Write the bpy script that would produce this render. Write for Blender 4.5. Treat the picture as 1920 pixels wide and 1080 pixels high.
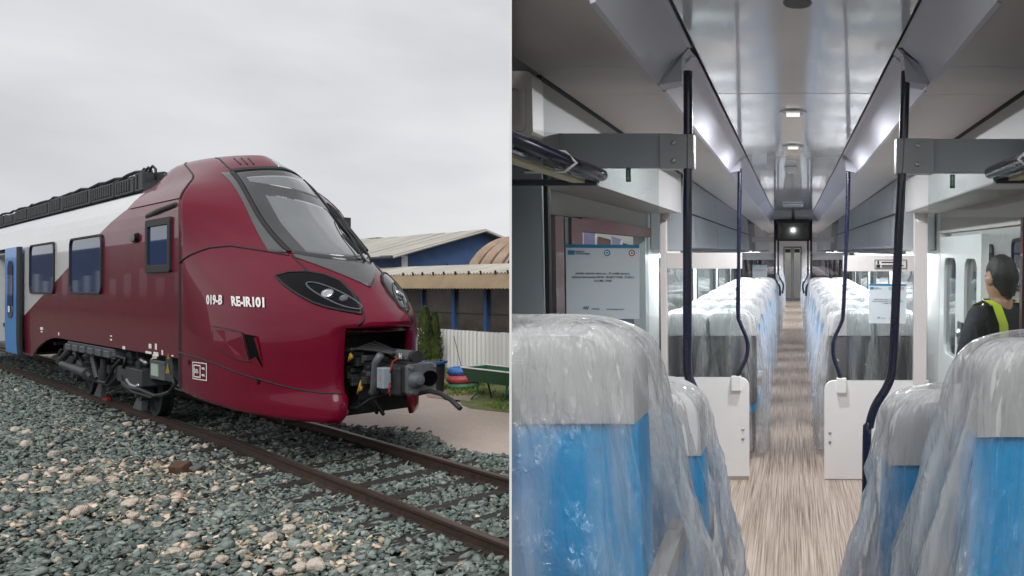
import bpy, bmesh, math, random
import numpy as np
from mathutils import Matrix, Vector, noise
random.seed(7); np.random.seed(7)
R_ = math.radians
for o in list(bpy.data.objects): bpy.data.objects.remove(o)
scene = bpy.context.scene
C = scene.collection

# ------------------------------------------------------------------ camera
FOC, PX, PY, CAMZ = 1350.0, 1487.0, 540.0, 2.40       # focal length and principal point in 1920 px units
cd = bpy.data.cameras.new('camera'); cam = bpy.data.objects.new('camera', cd); C.objects.link(cam)
cam.location = (0, 0, CAMZ); cam.rotation_euler = (R_(90), 0, 0)
cd.sensor_width = 36.0; cd.lens = FOC / 1920 * 36.0
cd.shift_x = -(PX - 960) / 1920; cd.shift_y = (PY - 540) / 1920
cd.clip_start = 0.05; cd.clip_end = 2000
scene.camera = cam
# ------------------------------------------------------------------ world, sun, exposure
SUN_EL, SUN_AZ = 42.0, 166.0
w = bpy.data.worlds.new('World'); scene.world = w; w.use_nodes = True
nt = w.node_tree; nt.nodes.clear()
def wn(t, **k):
    n = nt.nodes.new(t)
    for a, b in k.items(): setattr(n, a, b)
    return n
out = wn('ShaderNodeOutputWorld'); bg = wn('ShaderNodeBackground'); sky = wn('ShaderNodeTexSky', sky_type='NISHITA', sun_disc=False)
sky.sun_elevation = R_(SUN_EL); sky.sun_rotation = R_(SUN_AZ); sky.air_density = 1.0; sky.dust_density = 4.0; sky.ozone_density = 1.0
hs = wn('ShaderNodeHueSaturation'); hs.inputs['Saturation'].default_value = 0.10
tc = wn('ShaderNodeTexCoord'); mp = wn('ShaderNodeMapping'); mp.inputs['Scale'].default_value = (1.0, 1.0, 2.6)
nz = wn('ShaderNodeTexNoise'); nz.inputs['Scale'].default_value = 2.3; nz.inputs['Detail'].default_value = 5; nz.inputs['Roughness'].default_value = .5
rp = wn('ShaderNodeValToRGB'); rp.color_ramp.elements[0].position = .28; rp.color_ramp.elements[0].color = (4.9, 5.05, 5.3, 1); rp.color_ramp.elements[1].position = .72; rp.color_ramp.elements[1].color = (8.0, 8.05, 8.15, 1)
mx = wn('ShaderNodeMix', data_type='RGBA'); mx.inputs['Factor'].default_value = 0.86
L = nt.links.new
L(sky.outputs[0], hs.inputs['Color']); L(tc.outputs['Generated'], mp.inputs[0]); L(mp.outputs[0], nz.inputs['Vector']); L(nz.outputs[0], rp.inputs[0])
L(hs.outputs[0], mx.inputs['A']); L(rp.outputs[0], mx.inputs['B']); L(mx.outputs['Result'], bg.inputs['Color']); bg.inputs['Strength'].default_value = 0.10
L(bg.outputs[0], out.inputs[0])
sl = bpy.data.lights.new('sun', 'SUN'); sl.energy = 1.5; sl.angle = R_(36); sl.color = (1, .965, .92)
sun = bpy.data.objects.new('sun', sl); C.objects.link(sun)
_az = R_(SUN_AZ); _d = Vector((math.sin(_az) * math.cos(R_(SUN_EL)), math.cos(_az) * math.cos(R_(SUN_EL)), math.sin(R_(SUN_EL))))
sun.rotation_euler = _d.to_track_quat('Z', 'Y').to_euler()
vs = scene.view_settings; vs.view_transform = 'Standard'; vs.look = 'None'; vs.exposure = 0.25; vs.gamma = 1.0; vs.use_curve_mapping = False
cy = scene.cycles; cy.use_denoising = True; cy.max_bounces = 10; cy.transparent_max_bounces = 24; cy.diffuse_bounces = 5; cy.glossy_bounces = 5; cy.transmission_bounces = 6
cy.sample_clamp_indirect = 8.0; cy.caustics_reflective = False; cy.caustics_refractive = False

# ------------------------------------------------------------------ helpers
def tag(o, label=None, cat=None, group=None, kind=None):
    if label: o['label'] = label
    if cat: o['category'] = cat
    if group: o['group'] = group
    if kind: o['kind'] = kind
    return o
def empty(name, M, label=None, cat=None, group=None, kind=None):
    o = bpy.data.objects.new(name, None); C.objects.link(o); o.matrix_world = M; o.empty_display_size = .2
    return tag(o, label, cat, group, kind)
def link(name, me, mat, parent=None, M=None, smooth=False):
    if mat is not None and not me.materials: me.materials.append(mat)
    o = bpy.data.objects.new(name, me); C.objects.link(o)
    if parent is not None: o.parent = parent
    if M is not None: o.matrix_local = M
    return o
class MB:
    def __init__(s): s.v = []; s.f = []
    def add(s, vs, fs):
        n = len(s.v); s.v += [tuple(p) for p in vs]; s.f += [tuple(i + n for i in f) for f in fs]; return s
    def box(s, x0, x1, y0, y1, z0, z1, M=None):
        vs = [(x, y, z) for z in (z0, z1) for y in (y0, y1) for x in (x0, x1)]
        if M is not None: vs = [M @ Vector(p) for p in vs]
        return s.add(vs, [(0, 2, 3, 1), (4, 5, 7, 6), (0, 1, 5, 4), (2, 6, 7, 3), (0, 4, 6, 2), (1, 3, 7, 5)])
    def prism(s, poly, axis, a, b):
        n = len(poly)
        def P(p, c): return (c, p[0], p[1]) if axis == 0 else ((p[0], c, p[1]) if axis == 1 else (p[0], p[1], c))
        vs = [P(p, a) for p in poly] + [P(p, b) for p in poly]
        return s.add(vs, [tuple(range(n - 1, -1, -1)), tuple(range(n, 2 * n))] + [(i, (i + 1) % n, n + (i + 1) % n, n + i) for i in range(n)])
    def grid(s, rows, cyc=False):
        nr, nc = len(rows), len(rows[0]); vs = [p for r in rows for p in r]; fs = []
        for i in range(nr - 1):
            for j in range(nc if cyc else nc - 1):
                k = (j + 1) % nc
                fs.append((i * nc + j, i * nc + k, (i + 1) * nc + k, (i + 1) * nc + j))
        return s.add(vs, fs)
    def tube(s, pts, r, n=8, caps=True):
        pts = [Vector(p) for p in pts]; rr = r if isinstance(r, (list, tuple)) else [r] * len(pts); rings = []
        up = Vector((0, 0, 1)); prev = None
        for i, p in enumerate(pts):
            t = (pts[min(i + 1, len(pts) - 1)] - pts[max(i - 1, 0)]).normalized()
            if prev is None:
                a = t.cross(up)
                if a.length < .05: a = t.cross(Vector((1, 0, 0)))
                a.normalize()
            else:
                a = (prev - t * prev.dot(t)).normalized()
            prev = a; b = t.cross(a)
            rings.append([p + (a * math.cos(2 * math.pi * k / n) + b * math.sin(2 * math.pi * k / n)) * rr[i] for k in range(n)])
        base = len(s.v); s.grid(rings, cyc=True)
        if caps:
            s.f.append(tuple(base + k for k in range(n - 1, -1, -1))); m = base + (len(pts) - 1) * n; s.f.append(tuple(m + k for k in range(n)))
        return s
    def cyl(s, p0, p1, r0, r1=None, n=20): return s.tube([p0, p1], [r0, r0 if r1 is None else r1], n)
    def lathe(s, prof, axis_pt, axis, n=28):
        ax = Vector(axis).normalized(); a = ax.orthogonal().normalized(); b = ax.cross(a); o = Vector(axis_pt)
        rings = [[o + ax * h + (a * math.cos(2 * math.pi * k / n) + b * math.sin(2 * math.pi * k / n)) * max(r, 1e-4) for k in range(n)] for r, h in prof]
        return s.grid(rings, cyc=True)
    def mesh(s, name, smooth=False, auto=None):
        me = bpy.data.meshes.new(name); me.from_pydata(s.v, [], s.f)
        bm = bmesh.new(); bm.from_mesh(me); bmesh.ops.recalc_face_normals(bm, faces=bm.faces)
        if auto is not None:
            for e in bm.edges:
                if len(e.link_faces) == 2 and e.calc_face_angle(0) > R_(auto): e.smooth = False
            smooth = True
        for f in bm.faces: f.smooth = smooth
        bm.to_mesh(me); bm.free(); return me
    def build(s, name, mat, parent=None, smooth=False, M=None, bevel=0, auto=None, segs=2):
        o = link(name, s.mesh(name, smooth, auto), mat, parent, M)
        if bevel:
            m = o.modifiers.new('bevel', 'BEVEL'); m.width = bevel; m.segments = segs; m.limit_method = 'ANGLE'; m.angle_limit = R_(40)
        return o
def rrect(w_, h_, r, n=5, cx=0, cy_=0, corners=(1, 1, 1, 1)):
    pts = []
    for i, (sx, sy, a0) in enumerate(((1, -1, -90), (1, 1, 0), (-1, 1, 90), (-1, -1, 180))):
        q = r if corners[i] else 1e-4
        for k in range(n + 1):
            a = R_(a0 + 90 * k / n); pts.append((cx + sx * (w_ / 2 - q) + q * math.cos(a), cy_ + sy * (h_ / 2 - q) + q * math.sin(a)))
    return pts
def frame_poly(mb, outer, inner, P):      # ring between two outlines of equal count, P maps (a,b,depth)
    n = len(outer); vs = [P(*p, 0) for p in outer] + [P(*p, 0) for p in inner] + [P(*p, 1) for p in outer] + [P(*p, 1) for p in inner]; fs = []
    for i in range(n):
        j = (i + 1) % n
        fs += [(i, j, n + j, n + i), (2 * n + i, 3 * n + i, 3 * n + j, 2 * n + j), (i, 2 * n + i, 2 * n + j, j), (n + i, n + j, 3 * n + j, 3 * n + i)]
    mb.add(vs, fs); return mb
def pillow(mb, outline, layers, P):       # outline 2D polygon; layers (depth, inset scale); P maps (a,b,depth)
    cx = sum(p[0] for p in outline) / len(outline); cy_ = sum(p[1] for p in outline) / len(outline); rows = []
    for d, k in layers: rows.append([P(cx + (p[0] - cx) * k[0], cy_ + (p[1] - cy_) * k[1], d) for p in outline])
    b = len(mb.v); n = len(outline); mb.grid(rows, cyc=True); mb.f.append(tuple(b + i for i in range(n - 1, -1, -1))); m = b + (len(rows) - 1) * n; mb.f.append(tuple(m + i for i in range(n))); return mb

# ------------------------------------------------------------------ materials
def mat(name, col, rough=.5, metal=0., coat=0., spec=.5, var=0., vscale=6., bump=0., bscale=60., stretch=None, emit=0, dirt=None, coat_rough=.04):
    m = bpy.data.materials.new(name); m.use_nodes = True; N = m.node_tree.nodes; K = m.node_tree.links.new; p = N['Principled BSDF']
    p.inputs['Base Color'].default_value = (*col, 1); p.inputs['Roughness'].default_value = rough; p.inputs['Metallic'].default_value = metal
    p.inputs['Coat Weight'].default_value = coat; p.inputs['Coat Roughness'].default_value = coat_rough; p.inputs['Specular IOR Level'].default_value = spec
    if emit: p.inputs['Emission Color'].default_value = (*col, 1); p.inputs['Emission Strength'].default_value = emit
    if var or bump or dirt:
        t = N.new('ShaderNodeTexCoord'); mpn = N.new('ShaderNodeMapping'); K(t.outputs['Object'], mpn.inputs[0])
        if stretch: mpn.inputs['Scale'].default_value = stretch
    if var or dirt:
        n = N.new('ShaderNodeTexNoise'); n.inputs['Scale'].default_value = vscale; n.inputs['Detail'].default_value = 6; n.inputs['Roughness'].default_value = .62; K(mpn.outputs[0], n.inputs['Vector'])
        r = N.new('ShaderNodeValToRGB'); r.color_ramp.elements[0].position = .3; r.color_ramp.elements[1].position = .72
        c2 = dirt if dirt else tuple(min(1, c * (1 + var)) for c in col)
        r.color_ramp.elements[0].color = (*[c * (1 - var) for c in col], 1); r.color_ramp.elements[1].color = (*c2, 1)
        K(n.outputs[0], r.inputs[0]); K(r.outputs[0], p.inputs['Base Color'])
        mr = N.new('ShaderNodeMapRange'); mr.inputs['To Min'].default_value = max(.02, rough * (1 - .25)); mr.inputs['To Max'].default_value = min(1, rough * 1.25); K(n.outputs[0], mr.inputs['Value']); K(mr.outputs[0], p.inputs['Roughness'])
    if bump:
        b = N.new('ShaderNodeBump'); b.inputs['Strength'].default_value = bump; b.inputs['Distance'].default_value = .02
        n2 = N.new('ShaderNodeTexNoise'); n2.inputs['Scale'].default_value = bscale; n2.inputs['Detail'].default_value = 5; K(mpn.outputs[0], n2.inputs['Vector']); K(n2.outputs[0], b.inputs['Height']); K(b.outputs[0], p.inputs['Normal'])
        if coat: K(b.outputs[0], p.inputs['Coat Normal'])
    return m
def glass(name, tint=(.9, .93, .93), refl=1.0, rough=.0):
    m = bpy.data.materials.new(name); m.use_nodes = True; N = m.node_tree.nodes; K = m.node_tree.links.new; N.clear()
    o = N.new('ShaderNodeOutputMaterial'); t = N.new('ShaderNodeBsdfTransparent'); t.inputs[0].default_value = (*tint, 1); g = N.new('ShaderNodeBsdfGlossy'); g.inputs['Roughness'].default_value = rough
    fr = N.new('ShaderNodeFresnel'); fr.inputs[0].default_value = 1.5; mu = N.new('ShaderNodeMath'); mu.operation = 'MULTIPLY'; mu.inputs[1].default_value = refl; mu.use_clamp = True
    x = N.new('ShaderNodeMixShader'); K(fr.outputs[0], mu.inputs[0]); K(mu.outputs[0], x.inputs[0]); K(t.outputs[0], x.inputs[1]); K(g.outputs[0], x.inputs[2]); K(x.outputs[0], o.inputs[0]); return m
def plastic_wrap(name, base=.05, amp=.5, sc=5.0):
    # thin film: mostly clear, milky along creases, sharp sheen on a crinkled normal
    m = bpy.data.materials.new(name); m.use_nodes = True; N = m.node_tree.nodes; K = m.node_tree.links.new; N.clear()
    def nn(t, **k):
        n = N.new(t)
        for a, b in k.items(): n.inputs[a.replace('_', ' ')].default_value = b
        return n
    o = nn('ShaderNodeOutputMaterial'); tc_ = nn('ShaderNodeTexCoord'); mp_ = nn('ShaderNodeMapping'); mp_.inputs['Scale'].default_value = (2.3, 2.3, .26); mp_.inputs['Rotation'].default_value = (.12, .38, 0); K(tc_.outputs['Object'], mp_.inputs[0])
    n1 = nn('ShaderNodeTexNoise', Scale=sc * .75, Detail=6.0, Distortion=.4); K(mp_.outputs[0], n1.inputs['Vector'])
    vo = N.new('ShaderNodeTexVoronoi'); vo.feature = 'DISTANCE_TO_EDGE'; vo.inputs['Scale'].default_value = sc * 2.2; mx_ = N.new('ShaderNodeMix'); mx_.data_type = 'RGBA'; mx_.inputs['Factor'].default_value = .35; K(mp_.outputs[0], mx_.inputs['A']); nw = nn('ShaderNodeTexNoise', Scale=sc * 1.5, Detail=3.0); K(mp_.outputs[0], nw.inputs['Vector']); K(nw.outputs['Color'], mx_.inputs['B']); K(mx_.outputs['Result'], vo.inputs['Vector'])
    cre = nn('ShaderNodeMapRange', From_Min=0.0, From_Max=.12, To_Min=1.0, To_Max=0.0); K(vo.outputs[0], cre.inputs['Value'])
    n2 = nn('ShaderNodeTexNoise', Scale=sc * 3.4, Detail=8.0, Distortion=.6); K(mp_.outputs[0], n2.inputs['Vector'])
    hh = nn('ShaderNodeMath'); hh.operation = 'MULTIPLY_ADD'; hh.inputs[1].default_value = .16; K(cre.outputs[0], hh.inputs[0]); K(n2.outputs[0], hh.inputs[2])
    bp = nn('ShaderNodeBump', Strength=1.0, Distance=.035); K(hh.outputs[0], bp.inputs['Height'])
    b2 = nn('ShaderNodeBump', Strength=.25, Distance=.03); K(hh.outputs[0], b2.inputs['Height'])
    r = nn('ShaderNodeMapRange', From_Min=.45, From_Max=.62, To_Min=base, To_Max=base + amp); K(n1.outputs[0], r.inputs['Value'])
    lw = nn('ShaderNodeLayerWeight', Blend=.18)
    ad = nn('ShaderNodeMath'); ad.operation = 'MULTIPLY_ADD'; ad.inputs[1].default_value = .5; ad.use_clamp = True; K(lw.outputs['Facing'], ad.inputs[0]); K(r.outputs[0], ad.inputs[2])
    t = nn('ShaderNodeBsdfTransparent'); t.inputs[0].default_value = (.98, .98, .98, 1)
    d = nn('ShaderNodeBsdfDiffuse'); d.inputs[0].default_value = (.92, .93, .94, 1); tr = nn('ShaderNodeBsdfTranslucent'); tr.inputs[0].default_value = (.92, .93, .94, 1); K(b2.outputs[0], d.inputs['Normal']); K(b2.outputs[0], tr.inputs['Normal'])
    m1 = nn('ShaderNodeMixShader'); m1.inputs[0].default_value = .5; K(d.outputs[0], m1.inputs[1]); K(tr.outputs[0], m1.inputs[2])
    m2 = nn('ShaderNodeMixShader'); K(ad.outputs[0], m2.inputs[0]); K(t.outputs[0], m2.inputs[1]); K(m1.outputs[0], m2.inputs[2])
    g = nn('ShaderNodeBsdfGlossy', Roughness=.11); K(bp.outputs[0], g.inputs['Normal'])
    fr = nn('ShaderNodeFresnel', IOR=1.5); K(bp.outputs[0], fr.inputs['Normal'])
    f2 = nn('ShaderNodeMath'); f2.operation = 'MULTIPLY_ADD'; f2.inputs[1].default_value = 1.2; f2.inputs[2].default_value = .05; f2.use_clamp = True; K(fr.outputs[0], f2.inputs[0])
    f3 = nn('ShaderNodeMath'); f3.operation = 'MINIMUM'; f3.inputs[1].default_value = .26; K(f2.outputs[0], f3.inputs[0])
    m3 = nn('ShaderNodeMixShader'); K(f3.outputs[0], m3.inputs[0]); K(m2.outputs[0], m3.inputs[1]); K(g.outputs[0], m3.inputs[2]); K(m3.outputs[0], o.inputs[0]); return m

M = {}
M['red'] = mat('red_paint', (.13, .0014, .017), .3, coat=.42, spec=.12, var=.05, vscale=1.2, coat_rough=.012)
M['white'] = mat('white_paint', (.78, .79, .80), .25, coat=.8, var=.03, vscale=1.5)
M['blue'] = mat('door_blue', (.03, .24, .66), .3, coat=.3, var=.05)
M['rubber'] = mat('black_rubber', (.012, .012, .014), .55, var=.3, vscale=30)
M['darkgrey'] = mat('dark_grey_metal', (.045, .05, .055), .5, metal=.3, var=.35, vscale=9, bump=.1)
M['midgrey'] = mat('mid_grey_metal', (.105, .115, .125), .45, metal=.3, var=.2, vscale=9)
M['surround'] = mat('grey_paint', (.075, .078, .082), .3, coat=.25, var=.06)
M['roofgrey'] = mat('roof_grey', (.22, .23, .24), .6, var=.25, vscale=4)
M['bogie'] = mat('bogie_black', (.016, .018, .02), .6, var=.5, vscale=12, bump=.2)
M['steel'] = mat('bare_steel', (.38, .39, .4), .32, metal=.9, var=.2, vscale=20)
M['winglass'] = mat('window_glass', (.010, .035, .12), .03, spec=.5)
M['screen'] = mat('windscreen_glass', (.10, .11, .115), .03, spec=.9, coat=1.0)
M['screendark'] = mat('windscreen_dark', (.03, .033, .036), .06, spec=.5, coat=.4)
M['lens'] = mat('headlight_black', (.003, .003, .004), .08, spec=.15)
M['lamp'] = mat('lamp_reflector', (.5, .52, .55), .12, metal=.8)
M['decal'] = mat('white_lettering', (.8, .8, .8), .5)
M['yellow'] = mat('yellow_paint', (.30, .19, .012), .55, var=.3)
M['navy'] = mat('navy_label', (.02, .03, .12), .4)
M['grpaint'] = mat('pale_grey_interior', (.52, .54, .56), .5, var=.04)
M['rust'] = mat('rusty_rail', (.03, .016, .011), .7, var=.45, vscale=14, bump=.3, bscale=50, dirt=(.055, .028, .018))
M['railtop'] = mat('rail_head', (.10, .066, .05), .45, metal=.6, var=.35, vscale=20, stretch=(1, 8, 8))
M['sleeper'] = mat('tarred_wood', (.028, .024, .022), .85, var=.5, vscale=8, bump=.5, bscale=30, stretch=(1, 6, 6))
M['redclamp'] = mat('red_clamp', (.35, .03, .02), .5)
# ------------------------------------------------------------------ train frame (x forward, y to the far side, z above the rail head)
FW = Vector((1924 / 1350, -1.0, 0)).normalized(); NN = Vector((-FW.y, FW.x, 0)); RT = .167
ORG = FW * -12.81 + NN * 4.735 + Vector((0, 0, RT))
TM = Matrix(((FW.x, NN.x, 0, ORG.x), (FW.y, NN.y, 0, ORG.y), (0, 0, 1, ORG.z), (0, 0, 0, 1)))
TMI = TM.inverted()
def ray(px, py): return Vector(((px - PX) / FOC, 1, (PY - py) / FOC))
def T(px, py, axis, c):            # pixel -> train-frame point on the plane x/y/z = c
    o = TMI @ Vector((0, 0, CAMZ)); d = TMI.to_3x3() @ ray(px, py); t = (c - o[axis]) / d[axis]; return o + d * t
GZ = -.15                            # ballast level in the train frame
# ================================================================== GROUND, TRACK
def ground_pt(px, py, z=GZ): return T(px, py, 2, z)
def sheet(name, poly, z, m, kind='structure', label=None, sub=None):
    mb = MB(); mb.add([(p[0], p[1], z) for p in poly], [tuple(range(len(poly)))]); o = mb.build(name, m, M=TM); tag(o, label, None, None, kind); return o
def ground_mat(name, cols, scale, bump, rough=.9, patch=None):
    m = bpy.data.materials.new(name); m.use_nodes = True; N = m.node_tree.nodes; K = m.node_tree.links.new; p = N['Principled BSDF']; p.inputs['Roughness'].default_value = rough
    t = N.new('ShaderNodeTexCoord'); n = N.new('ShaderNodeTexNoise'); n.inputs['Scale'].default_value = scale; n.inputs['Detail'].default_value = 9; n.inputs['Roughness'].default_value = .7; K(t.outputs['Object'], n.inputs['Vector'])
    r = N.new('ShaderNodeValToRGB'); e = r.color_ramp.elements; e[0].position = .3; e[1].position = .75; e[0].color = (*cols[0], 1); e[1].color = (*cols[-1], 1)
    if len(cols) == 3: x = e.new(.52); x.color = (*cols[1], 1)
    K(n.outputs[0], r.inputs[0]); src = r.outputs[0]
    n2 = N.new('ShaderNodeTexNoise'); n2.inputs['Scale'].default_value = .6; n2.inputs['Detail'].default_value = 5; K(t.outputs['Object'], n2.inputs['Vector'])
    mr = N.new('ShaderNodeMapRange'); mr.inputs['From Min'].default_value = .35; mr.inputs['From Max'].default_value = .65; K(n2.outputs[0], mr.inputs['Value'])
    x = N.new('ShaderNodeMix'); x.data_type = 'RGBA'; K(mr.outputs[0], x.inputs['Factor']); K(src, x.inputs['A'])
    mm = N.new('ShaderNodeMix'); mm.data_type = 'RGBA'; mm.blend_type = 'MULTIPLY'; mm.inputs['Factor'].default_value = 1; mm.inputs['B'].default_value = (*(patch or (.8, .8, .8)), 1); K(src, mm.inputs['A']); K(mm.outputs['Result'], x.inputs['B'])
    K(x.outputs['Result'], p.inputs['Base Color'])
    b = N.new('ShaderNodeBump'); b.inputs['Strength'].default_value = bump; b.inputs['Distance'].default_value = .03; n3 = N.new('ShaderNodeTexNoise'); n3.inputs['Scale'].default_value = scale * 2; n3.inputs['Detail'].default_value = 6; K(t.outputs['Object'], n3.inputs['Vector']); K(n3.outputs[0], b.inputs['Height']); K(b.outputs[0], p.inputs['Normal'])
    return m
M['ballastbed'] = ground_mat('ballast_bed', [(.03, .034, .032), (.085, .1, .095), (.2, .21, .2)], 22, .9)
M['asphalt'] = ground_mat('worn_asphalt', [(.40, .335, .29), (.56, .475, .42), (.70, .60, .53)], 40, .35, patch=(.88, .87, .86))
M['earth'] = ground_mat('yard_earth', [(.10, .14, .04), (.17, .21, .07), (.3, .26, .16)], 8, .6)
M['field'] = ground_mat('dull_field', [(.05, .06, .045), (.085, .10, .06), (.14, .14, .10)], 3, .6)
M['sand'] = ground_mat('sandy_path', [(.3, .25, .19), (.42, .36, .28)], 12, .4)
big = 400
sheet('ground', [(-big, -big), (big, -big), (big, big), (-big, big)], GZ - .06, M['field'])
def height(x, y): return .05 * noise.noise(Vector((x * .5, y * .5, 0))) + .02 * noise.noise(Vector((x * 2, y * 2, 3)))
mb = MB(); mb.grid([[(x, y, GZ - .035 + height(x, y) * (1 if abs(y + .16) > 1.1 else .35)) for x in np.linspace(-40, 16, 150)] for y in np.linspace(-14, 1.9, 60)]); tag(mb.build('ballast_bed', M['ballastbed'], M=TM, smooth=True), kind='structure')
# asphalt path: between the ballast edge and the verge
eL = ground_pt(655, 793); eR = ground_pt(955, 857); 
pdir = lambda a, b, x: a.y + (b.y - a.y) * (x - a.x) / (b.x - a.x)
PATH0 = lambda x: pdir(eL, eR, x); gA, gB = ground_pt(862, 750), ground_pt(955, 777); PATH1 = lambda x: max(2.6, gA.y + (gB.y - gA.y) * (x - gA.x) / (gB.x - gA.x))
sheet('asphalt_path', [(-40, PATH0(-40) - .1)] + [(x, PATH0(x) + .12 * math.sin(x * 1.7) + .07 * math.sin(4.1 * x)) for x in np.linspace(-20, 12, 60)] + [(30, PATH0(30))] + [(30, PATH1(30))] + [(x, PATH1(x) + .15 * math.sin(x * 1.3 + 1) + .08 * math.sin(3.3 * x)) for x in np.linspace(12, -20, 60)] + [(-40, PATH1(-40))], GZ - .012, M['asphalt'])
# rails: straight under the train, a slight curve ahead of it
YC0, HG = -.16, .615
def ytrack(x): return YC0 - (.034 * x if x > 0 else 0) - (.0 if x < 4 else .0)
RAILP = [(-.07, -.16), (.07, -.16), (.07, -.14), (.02, -.115), (.014, -.05), (.036, -.03), (.036, -.004), (.028, 0), (-.028, 0), (-.036, -.004), (-.036, -.03), (-.014, -.05), (-.02, -.115), (-.07, -.14)]
xs_r = [-60, -30, -12, 0] + list(np.linspace(1, 26, 12))
for sgn, lab in ((-1, 'rusty rail of the train track nearest the pale stones'), (1, 'rusty rail of the train track beside the asphalt path')):
    e = empty('rail', TM @ Matrix.Translation((0, YC0 + sgn * HG, 0)), lab, 'rail', 'rails of the track')
    web = MB(); rows = []
    for x in xs_r: rows.append([(x, ytrack(x) - YC0 + p[0], p[1]) for p in RAILP])
    web.grid(rows, cyc=True); web.build('rail_web', M['rust'], e)
    tp = MB(); tp.grid([[(x, ytrack(x) - YC0 + a, b) for a, b in ((-.03, .0012), (0, .004), (.03, .0012))] for x in xs_r]); tp.build('running_surface', M['railtop'], e)
slm = MB().box(-.12, .12, -1.15, 1.15, -.16, 0).mesh('sleeper')
slm.materials.append(M['sleeper'])
sx = -9.6; k = 0; SLX = []
while sx < 9:
    o = bpy.data.objects.new('sleeper', slm); C.objects.link(o); o.matrix_world = TM @ Matrix.Translation((sx, ytrack(sx), -.122 - random.random() * .012)) @ Matrix.Rotation(random.uniform(-.03, .03), 4, 'Z')
    tag(o, 'dark tarred wooden sleeper half buried in ballast between the rails', 'sleeper', 'sleepers under the rails'); SLX.append(sx); sx += .78; k += 1
# ------------------------------------------------------------------ ballast stones
def stone_variant(seed, flat, npt=11):
    rng = random.Random(seed); bm = bmesh.new()
    for _ in range(npt):
        v = Vector((rng.gauss(0, 1), rng.gauss(0, 1), rng.gauss(0, 1))).normalized() * rng.uniform(.8, 1.05); bm.verts.new((v.x, v.y * rng.uniform(.6, .85), v.z * flat))
    r = bmesh.ops.convex_hull(bm, input=bm.verts); bmesh.ops.delete(bm, geom=[g for g in r['geom_interior'] if isinstance(g, bmesh.types.BMVert)], context='VERTS')
    bmesh.ops.triangulate(bm, faces=bm.faces); bmesh.ops.recalc_face_normals(bm, faces=bm.faces); bm.verts.index_update()
    V = np.array([v.co[:] for v in bm.verts]); F_ = np.array([[v.index for v in f.verts] for f in bm.faces]); bm.free(); return V, F_
SV = [stone_variant(i, .3 + .06 * (i % 4), 8 + i % 3) for i in range(14)]
def scatter(name, pts, sizes, cvals, mat_, label, flatrot=.45):
    vs, fs, cs = [], [], []; off = 0
    for i, (p, s_) in enumerate(zip(pts, sizes)):
        V, F_ = SV[random.randrange(len(SV))]
        a = random.uniform(0, 6.283); tx, ty = np.random.normal(0, flatrot, 2)
        Rm = np.array(Matrix.Rotation(a, 3, 'Z') @ Matrix.Rotation(tx, 3, 'X') @ Matrix.Rotation(ty, 3, 'Y'))
        vs.append((V * s_) @ Rm.T + p); fs.append(F_ + off); off += len(V); cs.append(np.full(len(V), cvals[i]))
    V = np.concatenate(vs); F_ = np.concatenate(fs); me = bpy.data.meshes.new(name)
    me.vertices.add(len(V)); me.vertices.foreach_set('co', V.astype(np.float32).ravel()); me.loops.add(F_.size); me.loops.foreach_set('vertex_index', F_.ravel().astype(np.int32))
    me.polygons.add(len(F_)); me.polygons.foreach_set('loop_start', np.arange(0, F_.size, 3, dtype=np.int32)); me.polygons.foreach_set('loop_total', np.full(len(F_), 3, dtype=np.int32)); me.update(); me.validate()
    at = me.attributes.new('tone', 'FLOAT', 'POINT'); at.data.foreach_set('value', np.concatenate(cs).astype(np.float32))
    o = link(name, me, mat_); o.matrix_world = TM; tag(o, label, None, None, 'stuff'); return o
def stone_mat(name, ramp):
    m = bpy.data.materials.new(name); m.use_nodes = True; N = m.node_tree.nodes; K = m.node_tree.links.new; p = N['Principled BSDF']; p.inputs['Roughness'].default_value = .82; p.inputs['Specular IOR Level'].default_value = .3
    a = N.new('ShaderNodeAttribute'); a.attribute_name = 'tone'; r = N.new('ShaderNodeValToRGB'); e = r.color_ramp.elements
    while len(e) > 1: e.remove(e[-1])
    e[0].position = ramp[0][0]; e[0].color = (*ramp[0][1], 1)
    for pos, c in ramp[1:]: x = e.new(pos); x.color = (*c, 1)
    K(a.outputs['Fac'], r.inputs[0]); t = N.new('ShaderNodeTexCoord'); n = N.new('ShaderNodeTexNoise'); n.inputs['Scale'].default_value = 25; n.inputs['Detail'].default_value = 6; K(t.outputs['Object'], n.inputs['Vector'])
    mr = N.new('ShaderNodeMapRange'); mr.inputs['From Min'].default_value = .3; mr.inputs['From Max'].default_value = .7; mr.inputs['To Min'].default_value = .72; mr.inputs['To Max'].default_value = 1.25; K(n.outputs[0], mr.inputs['Value'])
    x = N.new('ShaderNodeVectorMath'); x.operation = 'SCALE'; K(r.outputs[0], x.inputs[0]); K(mr.outputs[0], x.inputs['Scale']); K(x.outputs[0], p.inputs['Base Color'])
    b = N.new('ShaderNodeBump'); b.inputs['Strength'].default_value = .4; b.inputs['Distance'].default_value = .01; n3 = N.new('ShaderNodeTexNoise'); n3.inputs['Scale'].default_value = 60; K(t.outputs['Object'], n3.inputs['Vector']); K(n3.outputs[0], b.inputs['Height']); K(b.outputs[0], p.inputs['Normal']); return m
GREY = [(0, (0.072, 0.09, 0.082)), (0.25, (0.138, 0.172, 0.157)), (0.5, (0.198, 0.238, 0.218)), (0.72, (0.3, 0.342, 0.314)), (0.82, (0.24, 0.226, 0.157)), (0.88, (0.504, 0.394, 0.291)), (0.95, (0.672, 0.545, 0.426)), (1, (0.792, 0.673, 0.549))]
M['gravel'] = stone_mat('slate_ballast', GREY)
pts, sz, cv = [], [], []
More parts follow.
